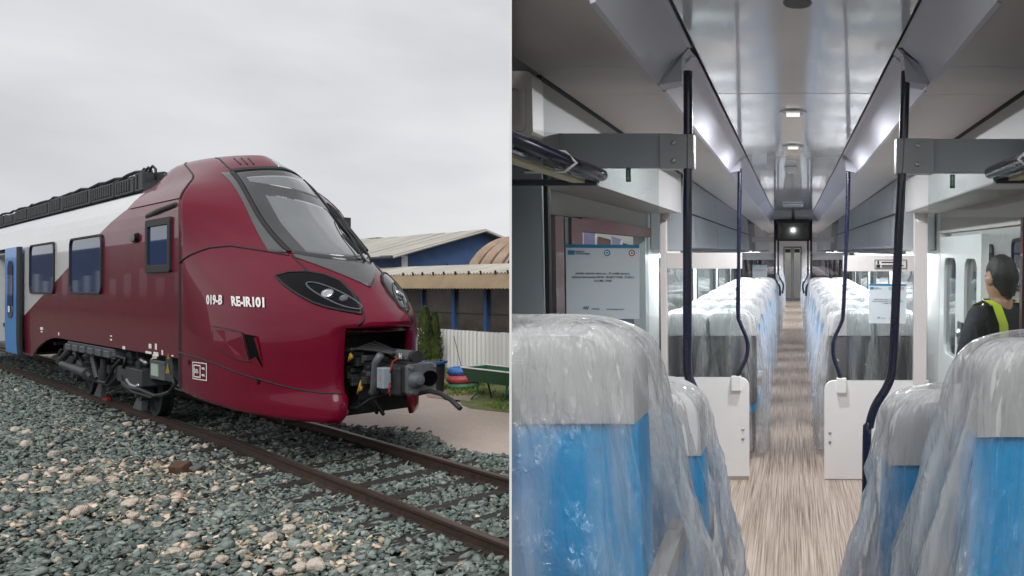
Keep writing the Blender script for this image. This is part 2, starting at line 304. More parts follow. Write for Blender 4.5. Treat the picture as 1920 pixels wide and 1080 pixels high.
def vis(x, y):       # keep stones inside the picture (with a margin to either side)
    wp = TM @ Vector((x, y, GZ)); 
    if wp.y < 4.6: return None
    u = PX + FOC * wp.x / wp.y
    return wp.y if -160 < u < 1060 else None
cnt = 0; rs = np.random.RandomState(3)
TAN = [(430, 890, 1.2), (250, 960, 1.3), (200, 890, 1.3), (580, 1040, 1.1), (640, 960, .5), (60, 900, 1.0), (360, 820, .6), (120, 810, .8), (480, 1010, .9), (150, 740, .8)]
TANP = [(ground_pt(a, b), c) for a, b, c in TAN]
while len(pts) < 42000 and cnt < 400000:
    cnt += 1
    x = rs.uniform(-26, 12); y = rs.uniform(-9.5, 2.0)
    d = vis(x, y)
    if d is None: continue
    if y > PATH0(x) + .15 * math.sin(x * 1.7) + rs.normal(0, .06): continue
    if d > 8.5 and rs.rand() > (8.5 / d) ** 1.5: continue
    yt = abs(y - ytrack(x)); 
    if abs(yt - HG) < .06: continue
    if yt < 1.0 and min(abs(x - q_) for q_ in SLX) < .12 and rs.rand() < .82: continue
    z = GZ + height(x, y) * (0.35 if yt < 1.1 else 1) + (.0 if yt < 1.1 else .012)
    s_ = max(.022, rs.lognormal(math.log(.042), .4)) * (1.0 if d < 9 else 1.0 + .03 * (d - 9))
    s_ = min(s_, .105)
    t_ = np.clip(rs.beta(2.4, 2.2) * .8, 0, .78)
    ptan = .05 + sum(.5 * c * math.exp(-((x - p.x) ** 2 + (y - p.y) ** 2) / (.55 * c) ** 2) for p, c in TANP)
    if y > -1.4: ptan *= .5
    if rs.rand() < min(ptan * .6, .30): t_ = rs.uniform(.82, 1)
    pts.append(np.array((x, y, z + rs.uniform(-.012, .028)))); sz.append(s_); cv.append(t_)
scatter('gravel', pts, sz, cv, M['gravel'], 'grey-green crushed ballast stones around the track')
# pale lumps of stone that stand out one by one
M['lime'] = mat('pale_limestone', (.58, .48, .39), .85, var=.2, vscale=3, bump=.9, bscale=6, dirt=(.74, .67, .58))
M['brick'] = mat('brown_brick', (.1, .05, .035), .85, var=.4, vscale=9, bump=.8, bscale=20)
LV = []
for i in range(7):
    bm = bmesh.new(); bmesh.ops.create_icosphere(bm, subdivisions=3, radius=1.0)
    for v in bm.verts:
        n1 = noise.noise(v.co * 1.1 + Vector((i * 7.3, 0, 0))); c = v.co.copy(); c = Vector([math.copysign(abs(q) ** .72, q) for q in c]); n2 = noise.noise(v.co * 3 + Vector((0, i * 5.1, 0)))
        v.co = c * (.9 + .42 * n1 + .13 * n2); v.co.z *= .72
    me = bpy.data.meshes.new('pale_stone'); bm.to_mesh(me); bm.free(); me.materials.append(M['lime']); me.polygons.foreach_set('use_smooth', [True] * len(me.polygons)); LV.append(me)
LUMPS = [(28, 807, 11), (52, 812, 12), (50, 835, 16), (103, 856, 15), (142, 846, 10), (178, 871, 13), (195, 870, 10), (45, 899, 15), (100, 886, 14), (125, 898, 15), (148, 885, 14), (175, 909, 22), (128, 927, 11), (87, 921, 13), (148, 967, 22), (212, 935, 15), (245, 950, 20), (250, 970, 16), (242, 985, 16), (266, 975, 11), (298, 985, 12), (345, 895, 12), (405, 920, 14), (440, 918, 14), (330, 942, 11), (14, 962, 14), (107, 1050, 11), (324, 1040, 18), (370, 1048, 17), (360, 1010, 16), (455, 1045, 15), (415, 1058, 16), (462, 1065, 14), (505, 1018, 22), (540, 1003, 18), (560, 985, 11), (575, 1030, 15), (612, 1035, 20), (590, 1066, 26), (562, 1068, 20), (540, 1048, 15), (525, 1075, 16), (370, 840, 13), (385, 838, 11), (240, 800, 12), (237, 817, 9), (300, 818, 9), (555, 975, 11), (535, 905, 8), (305, 937, 12), (215, 905, 11), (290, 955, 10), (640, 1075, 13), (95, 838, 9), (265, 806, 8)]
for i, (px_, py_, r) in enumerate(LUMPS):
    p = ground_pt(px_, py_, GZ + .03); d = (TM @ p).y; s_ = r / FOC * d * .6
    o = bpy.data.objects.new('pale_stone', LV[i % 7]); C.objects.link(o); o.matrix_world = TM @ Matrix.Translation((p.x, p.y, GZ + height(p.x, p.y) + .05 + .2 * s_)) @ Matrix.Rotation(i * 1.7, 4, 'Z') @ Matrix.Rotation(.3 * math.sin(i), 4, 'X') @ Matrix.Scale(s_, 4)
    tag(o, 'pale beige limestone lump lying on the grey-green ballast', 'stone', 'pale stones on the ballast')
p = ground_pt(340, 885, GZ + .04); mb = MB(); mb.box(-.1, .1, -.075, .075, -.06, .085); o = mb.build('broken_brick', M['brick'], bevel=.012); o.matrix_world = TM @ Matrix.Translation((p.x, p.y, GZ + .075)) @ Matrix.Rotation(.5, 4, 'Z') @ Matrix.Rotation(.35, 4, 'X'); tag(o, 'dark reddish brown broken brick lying on the ballast', 'brick')
p = ground_pt(368, 882, GZ + .03)
o = bpy.data.objects.new('slate_rock', LV[2].copy()); o.data.materials.clear(); o.data.materials.append(mat('slate_grey', (.15, .17, .17), .85, var=.25, vscale=9, bump=.6, bscale=20)); C.objects.link(o); o.matrix_world = TM @ Matrix.Translation((p.x, p.y, GZ + .05)) @ Matrix.Diagonal((.13, .1, .1, 1)); tag(o, 'grey slate rock lying against the broken brick', 'stone')
# ================================================================== TRAIN
train = empty('train', TM @ Matrix.Translation((0, YC0, 0)), 'dark red and white electric train with sloping nose, blue door open', 'train')
# everything below is in the train frame shifted so that y = 0 is the train's centre line
TT = TM @ Matrix.Translation((0, YC0, 0)); TTI = TT.inverted()
def S(px, py, axis, c):
    o = TTI @ Vector((0, 0, CAMZ)); d = TTI.to_3x3() @ ray(px, py); t = (c - o[axis]) / d[axis]; return o + d * t
def cr(tab, z):
    n = len(tab)
    if z <= tab[0][0]: return tab[0][1]
    if z >= tab[-1][0]: return tab[-1][1]
    i = 0
    while z > tab[i + 1][0]: i += 1
    z0, v0 = tab[i]; z1, v1 = tab[i + 1]; h = z1 - z0
    def sl_(j):
        if j <= 0 or j >= n - 1:
            q = 0 if j <= 0 else n - 2; return (tab[q + 1][1] - tab[q][1]) / (tab[q + 1][0] - tab[q][0])
        a = (tab[j][1] - tab[j - 1][1]) / (tab[j][0] - tab[j - 1][0]); b = (tab[j + 1][1] - tab[j][1]) / (tab[j + 1][0] - tab[j][0])
        return 0 if a * b <= 0 else 2 * a * b / (a + b)
    m0, m1 = sl_(i) * h, sl_(i + 1) * h; t = (z - z0) / h
    return (2 * t ** 3 - 3 * t * t + 1) * v0 + (t ** 3 - 2 * t * t + t) * m0 + (-2 * t ** 3 + 3 * t * t) * v1 + (t ** 3 - t * t) * m1
XT = [(.38, 3.2), (.55, 3.26), (.75, 3.24), (.95, 3.16), (1.3, 3.16), (1.6, 3.22), (1.74, 3.42), (1.8, 3.44), (1.95, 3.24), (2.15, 2.92), (2.4, 2.56), (2.65, 2.17), (3.0, 1.5), (3.3, .97), (3.6, .53), (3.9, .16), (4.1, -.17), (4.25, -.5), (4.36, -.8)]
X0 = [(.38,0),(3.0,0),(3.3,-.05),(3.6,-.3),(3.9,-.8),(4.1,-1.45),(4.25,-2.05),(4.36,-2.6)]
WW = [(.38,1.2),(.7,1.24),(1.1,1.26),(3.2,1.255),(3.4,1.235),(3.5,1.205),(3.6,1.15),(3.75,1.03),(3.9,.89),(4.1,.77),(4.25,.66),(4.36,.48)]
PP = [(.38,2.6),(1.6,2.5),(1.78,2.3),(1.95,2.2),(2.15,2.0),(2.4,1.7),(2.65,1.35),(3.0,1.1),(3.3,1.0),(3.6,.98),(3.9,1.05),(4.1,1.3),(4.25,1.55),(4.36,1.9)]
KF = [(1.78,1.0),(2.2,.97),(2.65,.86),(3.0,.78),(3.3,.74),(3.6,.72),(3.9,.78),(4.1,.84),(4.36,.9)]
QQ = 1.58; ZTOP = 4.36
XTS = [(.38, 3.2), (.55, 3.26), (.75, 3.24), (.95, 3.16), (1.3, 3.16), (1.6, 3.2), (1.8, 3.2), (1.95, 3.13), (2.15, 2.92), (2.4, 2.56)] + XT[11:]
def xtip(z, yy): k_ = max(0, min(1, (.43 - abs(yy)) / .12)); return cr(XTS, z) + (cr(XT, z) - cr(XTS, z)) * k_
def par(z, yy=-1): return cr(X0, z), xtip(z, yy), cr(WW, z) * (cr(KF, z) if yy > 0 else 1), cr(PP, z)
def sX(yy, z):
    x0, xt, w_, P = par(z, yy); return x0 + (xt - x0) * max(0, 1 - min(1, abs(yy) / w_) ** QQ) ** (1 / P)
def sY(x, z, far=-1):
    x0, xt, w_, P = par(z, far)
    if x <= x0: return w_
    return w_ * max(0, 1 - min(1, (x - x0) / (xt - x0)) ** P) ** (1 / QQ)
def nrm(yy, z):
    e = .01; a = Vector((sX(yy + e, z) - sX(yy - e, z), 2 * e, 0)); b = Vector((sX(yy, z + e) - sX(yy, z - e), 0, 2 * e)); n = a.cross(b); n.normalize()
    return n if n.x > 0 else -n
def fp(yy, z, off=0):              # front point on the nose skin
    p = Vector((sX(yy, z), yy, z)); return p + nrm(yy, z) * off if off else p
def sp(x, z, off=0, far=-1):      # side point on the nose skin
    e = .01; y = sY(x, z, far); n = Vector((-(sY(x + e, z, far) - sY(x - e, z, far)) / (2 * e), 1, -(sY(x, z + e, far) - sY(x, z - e, far)) / (2 * e))).normalized(); p = Vector((x, y, z)) + n * off
    return Vector((p.x, p.y * far, p.z))
OPW, LIP = .40, 1.73               # half width of the coupler opening, height of the bonnet lip
def zbot(x): return max(.5, .80 - .09 * max(0, x))
def shell_rows():
    zr = list(np.linspace(.38, .9, 7)) + [1.05, 1.2, 1.4, 1.6, LIP] + [1.77, 1.81, 1.87, 1.94] + list(np.linspace(2.02, 4.3, 44)) + [4.33, 4.35, ZTOP]
    return zr
def shell_row(z, ns=20, nc=14):
    x0 = max(cr(X0, z), 0.0) if z < 3.05 else cr(X0, z); ends = []
    for far in (-1, 1):
        wo = min(OPW, par(z, far)[2] * .8); xe = sX(wo * far, z); side = []
        for i in range(ns + 1):
            x = x0 + (xe - x0) * i / ns; zz = z
            if z < 1.0: zz = zbot(x) + (z - .38) / .62 * (1.0 - zbot(x))
            side.append((x, far * (sY(x, zz, far) if i < ns or z < 1.0 else wo), zz))
        ends.append((side, wo))
    near = ends[0][0]; far = list(reversed(ends[1][0]))
    mid = []
    for j in range(1, nc):
        yy = -ends[0][1] + (ends[0][1] + ends[1][1]) * j / nc; mid.append((sX(yy, z), yy, z))
    return near, mid, far
rows = [(z, shell_row(z)) for z in shell_rows()]
mb = MB(); mb.grid([r[0] + r[1] + r[2] for z, r in rows if z >= LIP]); mb.grid([r[0] for z, r in rows if z <= LIP]); mb.grid([r[2] for z, r in rows if z <= LIP])
top = rows[-1][1]; tp = top[0] + top[1] + top[2]; b = len(mb.v); mb.v += [tuple(p) for p in tp]; mb.f.append(tuple(b + i for i in range(len(tp))))
me = mb.mesh('cab_shell', smooth=True); bm = bmesh.new(); bm.from_mesh(me); bmesh.ops.remove_doubles(bm, verts=bm.verts, dist=.002); bmesh.ops.recalc_face_normals(bm, faces=bm.faces)
for f in bm.faces: f.smooth = True
for e in bm.edges:
    if len(e.link_faces) == 2 and e.calc_face_angle(0) > R_(38): e.smooth = False
bm.to_mesh(me); bm.free()
cab = link('cab_shell', me, M['red'], train); so = cab.modifiers.new('solidify', 'SOLIDIFY'); so.thickness = .045; so.offset = -1
# bonnet lip underside
mb = MB(); lipr = [r for z, r in rows if abs(z - LIP) < 1e-6][0]
mb.grid([[tuple(Vector(p) + Vector((-.0, 0, -.045))) for p in [lipr[0][-1]] + lipr[1] + [lipr[2][0]]], [(p[0] - .35, p[1], p[2] - .03) for p in [lipr[0][-1]] + lipr[1] + [lipr[2][0]]]]); mb.build('bonnet_lip', M['red'], train)
# roof fairing behind the cab
mb = MB(); fz = list(np.linspace(3.52, ZTOP, 12)); fr_rows = []
for a in (0, .25, .5, .75, 1):
    ring = [((cr(X0, z) * (1 - a) - 2.62 * a), -cr(WW, z), z) for z in fz]; ring += [(p[0], -p[1] * cr(KF, z), p[2]) for p, z in reversed(list(zip(ring, fz)))]; fr_rows.append(ring)
for bfrac in (.35, .7, 1):
    ring = [(-2.62 - .75 * bfrac, -cr(WW, z) * (1 - .03 * bfrac), min(z, 3.9) + max(0, z - 3.9) * (1 - bfrac) ** .7) for z in fz]; ring += [(p[0], -p[1] * cr(KF, z), p[2]) for p, z in reversed(list(zip(ring, fz)))]; fr_rows.append(ring)
mb.grid(fr_rows); mb.build('roof_fairing', M['red'], train, auto=40)
# --- coach side: profile strips with wheel arch and doorway, cut along the white / red diagonal
def cw(z): return cr(WW, z) - .012
def body_bottom(x):
    if x < -9.9: return .74
    if x < -7.3: t = (x + 9.9) / 2.6; return .74 + .50 * math.sin(t * math.pi / 2) ** .8
    return 1.24
zs_side = [0, .15, .35, .6, 1.0]
def side_mesh(side, door=True):
    mb = MB(); xs = sorted(set([-24, -18, -14.4, -12.15, -10.4] + [round(q, 2) for q in np.linspace(-9.9, -7.3, 14)] + list(np.linspace(-6.8, -.05, 9)))); zl = [None] + [1.3, 1.7, 2.1, 2.5, 2.8, 3.0, 3.18, 3.35, 3.5, 3.6, 3.72, 3.82]
    for i in range(len(xs) - 1):
        a, b_ = xs[i], xs[i + 1]
        for j in range(len(zl) - 1):
            z0a = body_bottom(a) if zl[j] is None else zl[j]; z0b = body_bottom(b_) if zl[j] is None else zl[j]; z1 = zl[j + 1]
            if door and side < 0 and a >= -14.41 and b_ <= -12.14 and z1 <= 3.19: continue
            kf = (lambda z: cr(KF, z)) if side > 0 else (lambda z: 1); q = [(a, side * cw(z0a) * kf(z0a), z0a), (b_, side * cw(z0b) * kf(z0b), z0b), (b_, side * cw(z1) * kf(z1), z1), (a, side * cw(z1) * kf(z1), z1)]; q = [(min(p[0], cr(X0, p[2]) - .02) if p[2] > 3.1 else p[0], p[1], p[2]) for p in q]; mb.add(q, [(0, 1, 2, 3)])
    me = mb.mesh('side'); bm = bmesh.new(); bm.from_mesh(me); bmesh.ops.remove_doubles(bm, verts=bm.verts, dist=.001); bm.to_mesh(me); bm.free(); return me
dg0, dg1 = S(197, 425, 1, -1.255), S(50, 585, 1, -1.26)
dn = Vector((-(dg1.z - dg0.z), 0, (dg1.x - dg0.x))).normalized()
if dn.z < 0: dn = -dn
for side in (-1, 1):
    for keep, nm, m_ in ((1, 'white_side_panel', 'white'), (-1, 'red_side_panel', 'red')):
        me = side_mesh(side); bm = bmesh.new(); bm.from_mesh(me)
        bmesh.ops.bisect_plane(bm, geom=bm.verts[:] + bm.edges[:] + bm.faces[:], plane_co=dg0, plane_no=dn * keep, clear_inner=True)
        bmesh.ops.recalc_face_normals(bm, faces=bm.faces)
        for f in bm.faces: f.smooth = False
        me2 = bpy.data.meshes.new(nm); bm.to_mesh(me2); bm.free(); o = link(nm, me2, M[m_], train); sdf = o.modifiers.new('solidify', 'SOLIDIFY'); sdf.thickness = .03; sdf.offset = -1 if side < 0 else 1
# roof
mb = MB(); prof = [(-.925, 3.81), (-.8, 3.9), (-.4, 3.96), (.4, 3.96), (.8, 3.9), (.925, 3.81)]
mb.grid([[(x, p[0], p[1]) for p in prof] for x in (-24, -2.7)]); mb.build('roof', M['roofgrey'], train, auto=40)
mb = MB(); mb.box(-24, -.2, -1.1, 1.1, 1.26, 1.34); mb.build('underframe', M['bogie'], train)
mb = MB(); mb.box(-24, -9.9, -1.15, 1.15, .76, .82); mb.build('low_floor_underframe', M['bogie'], train)
mb = MB(); mb.box(-.12, -.08, -1.0, 1.0, 1.3, 3.4); mb.build('cab_bulkhead', M['darkgrey'], train)
# roof equipment: a row of dark boxes, cable trays, insulators and hoses
xq = -19.0; i = 0
while xq < -3.9:
    ln = random.choice([1.3, 1.7, 2.4]); ln = min(ln, -3.75 - xq); h = random.uniform(.24, .34)
    mb = MB(); mb.box(xq, xq + ln - .12, -.78, .78, 3.96, 3.96 + h)
    for q in np.arange(xq + .1, xq + ln - .3, .16): mb.box(q, q + .07, -.8, -.78, 4.0, 3.94 + h)
    mb.build('roof_unit', M['darkgrey'], train, bevel=.015); xq += ln; i += 1
mb = MB(); mb.tube([(-19, -.7, 4.34)] + [(x, -.7 + .02 * math.sin(x * 3), 4.33 + .02 * math.sin(x * 5)) for x in np.arange(-18, -3.6, .5)], .03, 6); mb.build('roof_cable', M['rubber'], train)
mb = MB(); mb.tube([(-16.5, -.55, 4.4), (-10, -.5, 4.42), (-5.2, -.45, 4.4)], .022, 6); mb.tube([(-16.5, -.2, 4.44), (-5, -.2, 4.45)], .022, 6); mb.tube([(-5.2, -.45, 4.4), (-5.0, -.2, 4.45), (-5.2, .1, 4.4)], .02, 6); mb.build('pantograph_bar', M['darkgrey'], train)
for q in (-13.2, -9.5, -5.6, -4.6):
    mb = MB(); mb.lathe([(.03, 0), (.06, .02), (.03, .04), (.06, .06), (.03, .08), (.06, .1), (.03, .13)], (q, -.5, 4.27), (0, 0, 1), 12); mb.build('insulator', M['midgrey'], train, auto=30)
for q in (-4.4, -4.15, -3.9):
    mb = MB(); mb.tube([(q, -.66, 4.15), (q - .02, -.66, 4.34), (q + .06, -.64, 4.4), (q + .14, -.62, 4.34), (q + .15, -.62, 4.15)], .022, 6); mb.build('roof_hose', M['rubber'], train, smooth=True)
# windows in the side
def side_window(x0, x1, z0, z1, r, nm, fw=.04, dpt=.03, gm='winglass'):
    cx, cz = (x0 + x1) / 2, (z0 + z1) / 2; o_ = rrect(x1 - x0, z1 - z0, r, 5, cx, cz); i_ = rrect(x1 - x0 - 2 * fw, z1 - z0 - 2 * fw, max(.02, r - fw * .6), 5, cx, cz)
    e = empty(nm, Matrix.Identity(4)); e.parent = train; e.matrix_local = Matrix.Identity(4)
    mb = MB(); frame_poly(mb, o_, i_, lambda a, b, d: (a, -(cw(b) + (dpt if d else -.01)), b)); mb.build('window_frame', M['rubber'], e, bevel=.008)
    mb = MB(); n = 8; rows_ = [[(x, -(cw(z) + .008), z) for x in np.linspace(x0 + .5 * fw, x1 - .5 * fw, 3)] for z in np.linspace(z0 + .5 * fw, z1 - .5 * fw, n)]; mb.grid(rows_); mb.build('pane', M[gm], e, smooth=True); return e
side_window(-6.36, -4.08, 2.12, 3.17, .16, 'window'); side_window(-10.0, -7.66, 2.11, 3.17, .16, 'window'); side_window(-18.2, -15.8, 2.11, 3.17, .16, 'window')
cwn = side_window(-1.56, -.4, 2.46, 3.26, .04, 'cab_window', fw=.11)
mb = MB(); mb.tube([(-1.72, -1.16, 3.27), (-1.65, -1.2, 3.33), (-1.1, -1.22, 3.37), (-.35, -1.2, 3.42), (-.28, -1.13, 3.42)], [.03, .05, .05, .045, .02], 8); mb.build('rain_gutter', M['rubber'], cwn, smooth=True)
mb = MB(); pillow(mb, rrect(.3, .16, .06, 4, -2.14, 3.02), [(-1.14, (1, 1)), (-1.25, (1, 1)), (-1.29, (.75, .7))], lambda a, b, d: (a, d, b)); mb.build('side_camera', M['lens'], train, auto=40)
# doorway and the blue leaf that has slid open
dw = MB(); dw.box(-14.4, -12.15, -.2, -.16, .8, 3.2); dw.box(-14.4, -14.36, -1.2, -.2, .8, 3.2); dw.box(-12.19, -12.15, -1.18, -.2, .8, 3.2); dw.build('vestibule_wall', M['grpaint'], train)
dw = MB(); dw.box(-14.4, -12.15, -1.24, -.2, .82, .88); dw.build('door_step', M['midgrey'], train)
dw = MB(); dw.box(-14.4, -12.15, -1.16, -.2, 3.16, 3.2); dw.build('doorway_header', M['darkgrey'], train)
dw = MB(); dw.tube([(-14.4, -1.2, 3.06), (-12.2, -1.2, 3.06)], .03, 8); dw.build('door_track', M['steel'], train)
mb = MB(); pillow(mb, rrect(.5, 1.3, .12, 5, -12.75, 1.95), [(-.21, (1, 1)), (-.225, (1, 1))], lambda a, b, d: (a, d, b)); mb.build('vestibule_panel', M['rubber'], train)
def leafy(z): return cw(z) + .10
lf = empty('door', Matrix.Identity(4)); lf.parent = train; lf.matrix_local = Matrix.Identity(4); lf['label'] = 'blue sliding door leaf, open'
mb = MB(); zz = np.linspace(.74, 3.16, 12); rows_ = [[(-12.2, -leafy(z) + .05, z), (-12.2, -leafy(z), z), (-10.82, -leafy(z), z), (-10.82, -leafy(z) + .05, z)] for z in zz]; mb.grid(rows_, cyc=True); mb.build('door_leaf', M['blue'], lf, auto=35)
mb = MB(); rows_ = [[(-10.82, -leafy(z) + .045, z), (-10.82, -leafy(z) - .004, z), (-10.62, -leafy(z) + .02, z), (-10.62, -leafy(z) + .06, z)] for z in zz]; mb.grid(rows_, cyc=True); mb.build('door_seal', M['rubber'], lf)
mb = MB(); ol = rrect(.62, 1.32, .2, 6, -11.52, 2.2); n = len(ol); mb.add([(p[0], -leafy(p[1]) - .012, p[1]) for p in ol], [tuple(range(n))]); mb.build('door_window', M['winglass'], lf)
mb = MB(); mb.box(-11.55, -11.4, -1.385, -1.375, 1.68, 1.82); mb.build('door_sticker', M['decal'], lf)
mb = MB(); mb.box(-12.75, -12.2, -1.06, -1.04, 3.24, 3.4); mb.build('car_number_plate', M['navy'], train)
# text helper: a font outline turned into mesh and laid on a surface
def text_verts(s_, size, font_scale_x=1.0, bold=0.0):
    cu = bpy.data.curves.new('t', 'FONT'); cu.body = s_; cu.size = size; cu.offset = bold; cu.resolution_u = 3; ob = bpy.data.objects.new('t', cu); C.objects.link(ob); bpy.context.view_layer.update()
    dg = bpy.context.evaluated_depsgraph_get(); me = ob.evaluated_get(dg).to_mesh(); vs_ = [(v.co.x * font_scale_x, v.co.y) for v in me.vertices]; fs_ = [tuple(p.vertices) for p in me.polygons]
    ob.evaluated_get(dg).to_mesh_clear(); bpy.data.objects.remove(ob); bpy.data.curves.remove(cu); return vs_, fs_
def text_on(name, s_, size, P, m_, parent, sx=1.0, bold=0.0, width=None):
    v, f = text_verts(s_, size, sx, bold)
    x0 = min(p[0] for p in v); 
    if width: k_ = width / (max(p[0] for p in v) - x0); v = [((p[0] - x0) * k_, p[1]) for p in v]
    else: v = [(p[0] - x0, p[1]) for p in v]
    mb = MB(); mb.add([P(a, b_) for a, b_ in v], f); return mb.build(name, m_, parent)
text_on('lettering', 'A 3', .17, lambda a, b: (-12.66 + a, -1.066, 3.26 + b), M['decal'], train)
def sideP(x, z, slope=0, sh=.37): return lambda a, b: tuple(sp(x + a - sh * b, z + b + slope * a, .012))
text_on('lettering', '019-B', .165, sideP(.9, 2.02), M['decal'], train, bold=.007, width=.36)
text_on('lettering', 'RE-IR101', .165, sideP(1.46, 2.005, -.03, .66), M['decal'], train, bold=.007, width=.55)
# rating plate outline with letters
fbox = MB(); 
for x0_, x1_, z0_, z1_, t_ in ((.53, .97, 1.0, 1.235, .012), (.57, .79, 1.03, 1.2, .014)):
    for q in ((x0_, x1_, z0_, z0_ + t_), (x0_, x1_, z1_ - t_, z1_), (x0_, x0_ + t_ * 1.6, z0_, z1_), (x1_ - t_ * 1.6, x1_, z0_, z1_)):
        fbox.add([tuple(sp(a, b, .008)) for a, b in ((q[0], q[2]), (q[1], q[2]), (q[1], q[3]), (q[0], q[3]))], [(0, 1, 2, 3)])
fbox.build('plate_outline', M['decal'], train)
text_on('lettering', 'DE3', .075, sideP(.61, 1.09), M['decal'], train, width=.13, bold=.002)
text_on('lettering', '002', .035, sideP(.84, 1.15), M['decal'], train, width=.09, bold=.002); text_on('lettering', '002', .035, sideP(.84, 1.06), M['decal'], train, width=.09, bold=.002)
for px_, py_, w_, h_, m_ in ((77, 616, .28, .06, 'decal'), (77, 622, .2, .025, 'decal'), (109, 626, .1, .06, 'decal'), (207, 630, .13, .02, 'decal'), (207, 637, .12, .03, 'decal'), (231, 652, .16, .05, 'decal'), (280, 649, .14, .07, 'decal'), (291, 650, .1, .09, 'decal'), (277, 661, .3, .035, 'decal'), (291, 664, .24, .06, 'decal'), (303, 661, .08, .07, 'decal'), (314, 667, .13, .1, 'yellow'), (322, 667, .1, .02, 'decal')):
    p = S(px_, py_, 1, -1.26); y = -cw(p.z) - .004; mb = MB()
    if m_ == 'yellow': mb.add([(p.x - w_ / 2, y, p.z - h_ / 2), (p.x + w_ / 2, y, p.z - h_ / 2), (p.x, y, p.z + h_ / 2)], [(0, 1, 2)])
    else: mb.add([(p.x - w_ / 2, y, p.z - h_ / 2), (p.x + w_ / 2, y, p.z - h_ / 2), (p.x + w_ / 2, y, p.z + h_ / 2), (p.x - w_ / 2, y, p.z + h_ / 2)], [(0, 1, 2, 3)])
    mb.build('marking', M[m_], train)
# --- seams
def seam(name, pts, r, m_='rubber'): mb = MB(); mb.tube(pts, r, 6); return mb.build(name, M[m_], train, smooth=True)
def interp(pts, n):
    out = []; pts = [Vector(p) for p in pts]
    for i in range(len(pts) - 1):
        for k in range(n): out.append(pts[i].lerp(pts[i + 1], k / n))
    return out + [pts[-1]]
for s_ in (-1, 1): mb = MB(); mb.tube([(min(-.03, cr(X0, z) - .02), s_ * cw(z) * (cr(KF, z) if s_ > 0 else 1), z) for z in np.linspace(.82, 3.5, 24)], .02, 6); mb.build('body_joint', M['rubber'], train)
def sidecurve(pts, off=.0, n=6, far=-1): return [sp(p.x, p.y, off, far) for p in interp([(a, b, 0) for a, b in pts], n)]
for s_ in (-1, 1):
    c = [(-.0, 2.59), (.28, 2.70), (.55, 2.785), (.85, 2.81), (1.35, 2.735), (1.69, 2.675)]
    seam('bonnet_gap', sidecurve(c, 0, 6, s_), .014)
    c2 = [(-.52, 2.67), (-.484, 2.465), (-.34, 2.36), (-.255, 2.29), (-.205, 2.1), (-.26, 1.92), (-.335, 1.76)]
    seam('bonnet_gap', [fp(-s_ * p.x, p.y) for p in interp([(a, b, 0) for a, b in c2], 5)], .012)
    c3 = [(-.02, 1.33), (.6, 1.30), (1.125, 1.25), (1.7, 1.138), (2.13, 1.053), (2.47, .973), (2.75, .92), (2.95, .9)]
    seam('skirt_crease_shade', sidecurve(c3, 0, 6, s_), .011)  # dark tube stands in for the shadow along the skirt crease
    c4 = [(-.5, 4.0), (-.499, 4.11), (-.463, 4.233), (-.40, 4.34)]
    seam('roof_gap', [fp(-s_ * p.x, p.y) for p in interp([(a, b, 0) for a, b in c4], 4)], .012)
for s_ in (-1, 1): seam('fairing_gap', [Vector((cr(X0, z) - .01, s_ * cr(WW, z) * (cr(KF, z) if s_ > 0 else 1), z)) for z in np.linspace(3.5, 4.35, 18)], .012)
# --- windscreen, pillars, apron: skins laid 1-2 cm proud of the shell
def front_patch(name, zt, zb, yl, yr, m_, off, nu=26, nv=26, parent=train):
    rows_ = []
    for i in range(nv + 1):
        f = i / nv; r = []
        for j in range(nu + 1):
            g = j / nu; u = yl(f) + (yr(f) - yl(f)) * g; z = zb(u) + (zt(u) - zb(u)) * f; r.append(tuple(fp(u, z, off)))
        rows_.append(r)
    mb = MB(); mb.grid(rows_); o = mb.build(name, M[m_], parent, smooth=True); sdf = o.modifiers.new('solidify', 'SOLIDIFY'); sdf.thickness = .02; sdf.offset = -1; return o
ztop = lambda u: 4.07 - .28 * abs(u) ** 2; zbt = lambda u: 2.60 + .38 * abs(u) ** 2
ws = front_patch('windscreen', ztop, zbt, lambda f: -.5 - .05 * math.sin(f * math.pi), lambda f: .48 - .07 * f, 'screendark', .016)
front_patch('sky_sheen_pane', lambda u: 3.52 - .25 * u - .3 * max(0, -u - .25), lambda u: zbt(u) + .05, lambda f: -.40 + .05 * abs(f - .5), lambda f: .42 - .05 * f, 'screen', .021, parent=ws)  # paler patch: reflected sky and cab interior put into the glass colour
front_patch('sky_sheen_pane', lambda u: 3.93 - .28 * u * u, lambda u: 3.70 - .22 * u, lambda f: -.44, lambda f: .36, 'screen', .021, nv=8, parent=ws)  # pale upper band, likewise a painted sky reflection
front_patch('windscreen_header', lambda u: ztop(u) + .03, lambda u: ztop(u) - .01, lambda f: -.52, lambda f: .44, 'rubber', .026, nv=3)
for k_, (pa, pb, sa, sb) in enumerate((((lambda f: -(.675 - .055 * f)), (lambda f: -(.535 + .05 * math.sin(f * math.pi))), (lambda f: -(.54 + .05 * math.sin(f * math.pi))), (lambda f: -(.5 + .05 * math.sin(f * math.pi)))), ((lambda f: .51 - .07 * f), (lambda f: .63 - .12 * f), (lambda f: .475 - .07 * f), (lambda f: .515 - .07 * f)))):
    front_patch('windscreen_pillar', lambda u: 3.98, lambda u: 2.715, pa, pb, 'surround', .012, nu=6)
    front_patch('windscreen_seal', lambda u: 3.98, lambda u: 2.715, sa, sb, 'rubber', .03, nu=3)
front_patch('apron', lambda u: zbt(u) - .004, lambda u: 2.24 + .8 * abs(u) if abs(u) < .5 else 2.64, lambda f: -.5, lambda f: .5, 'surround', .014, nv=8)
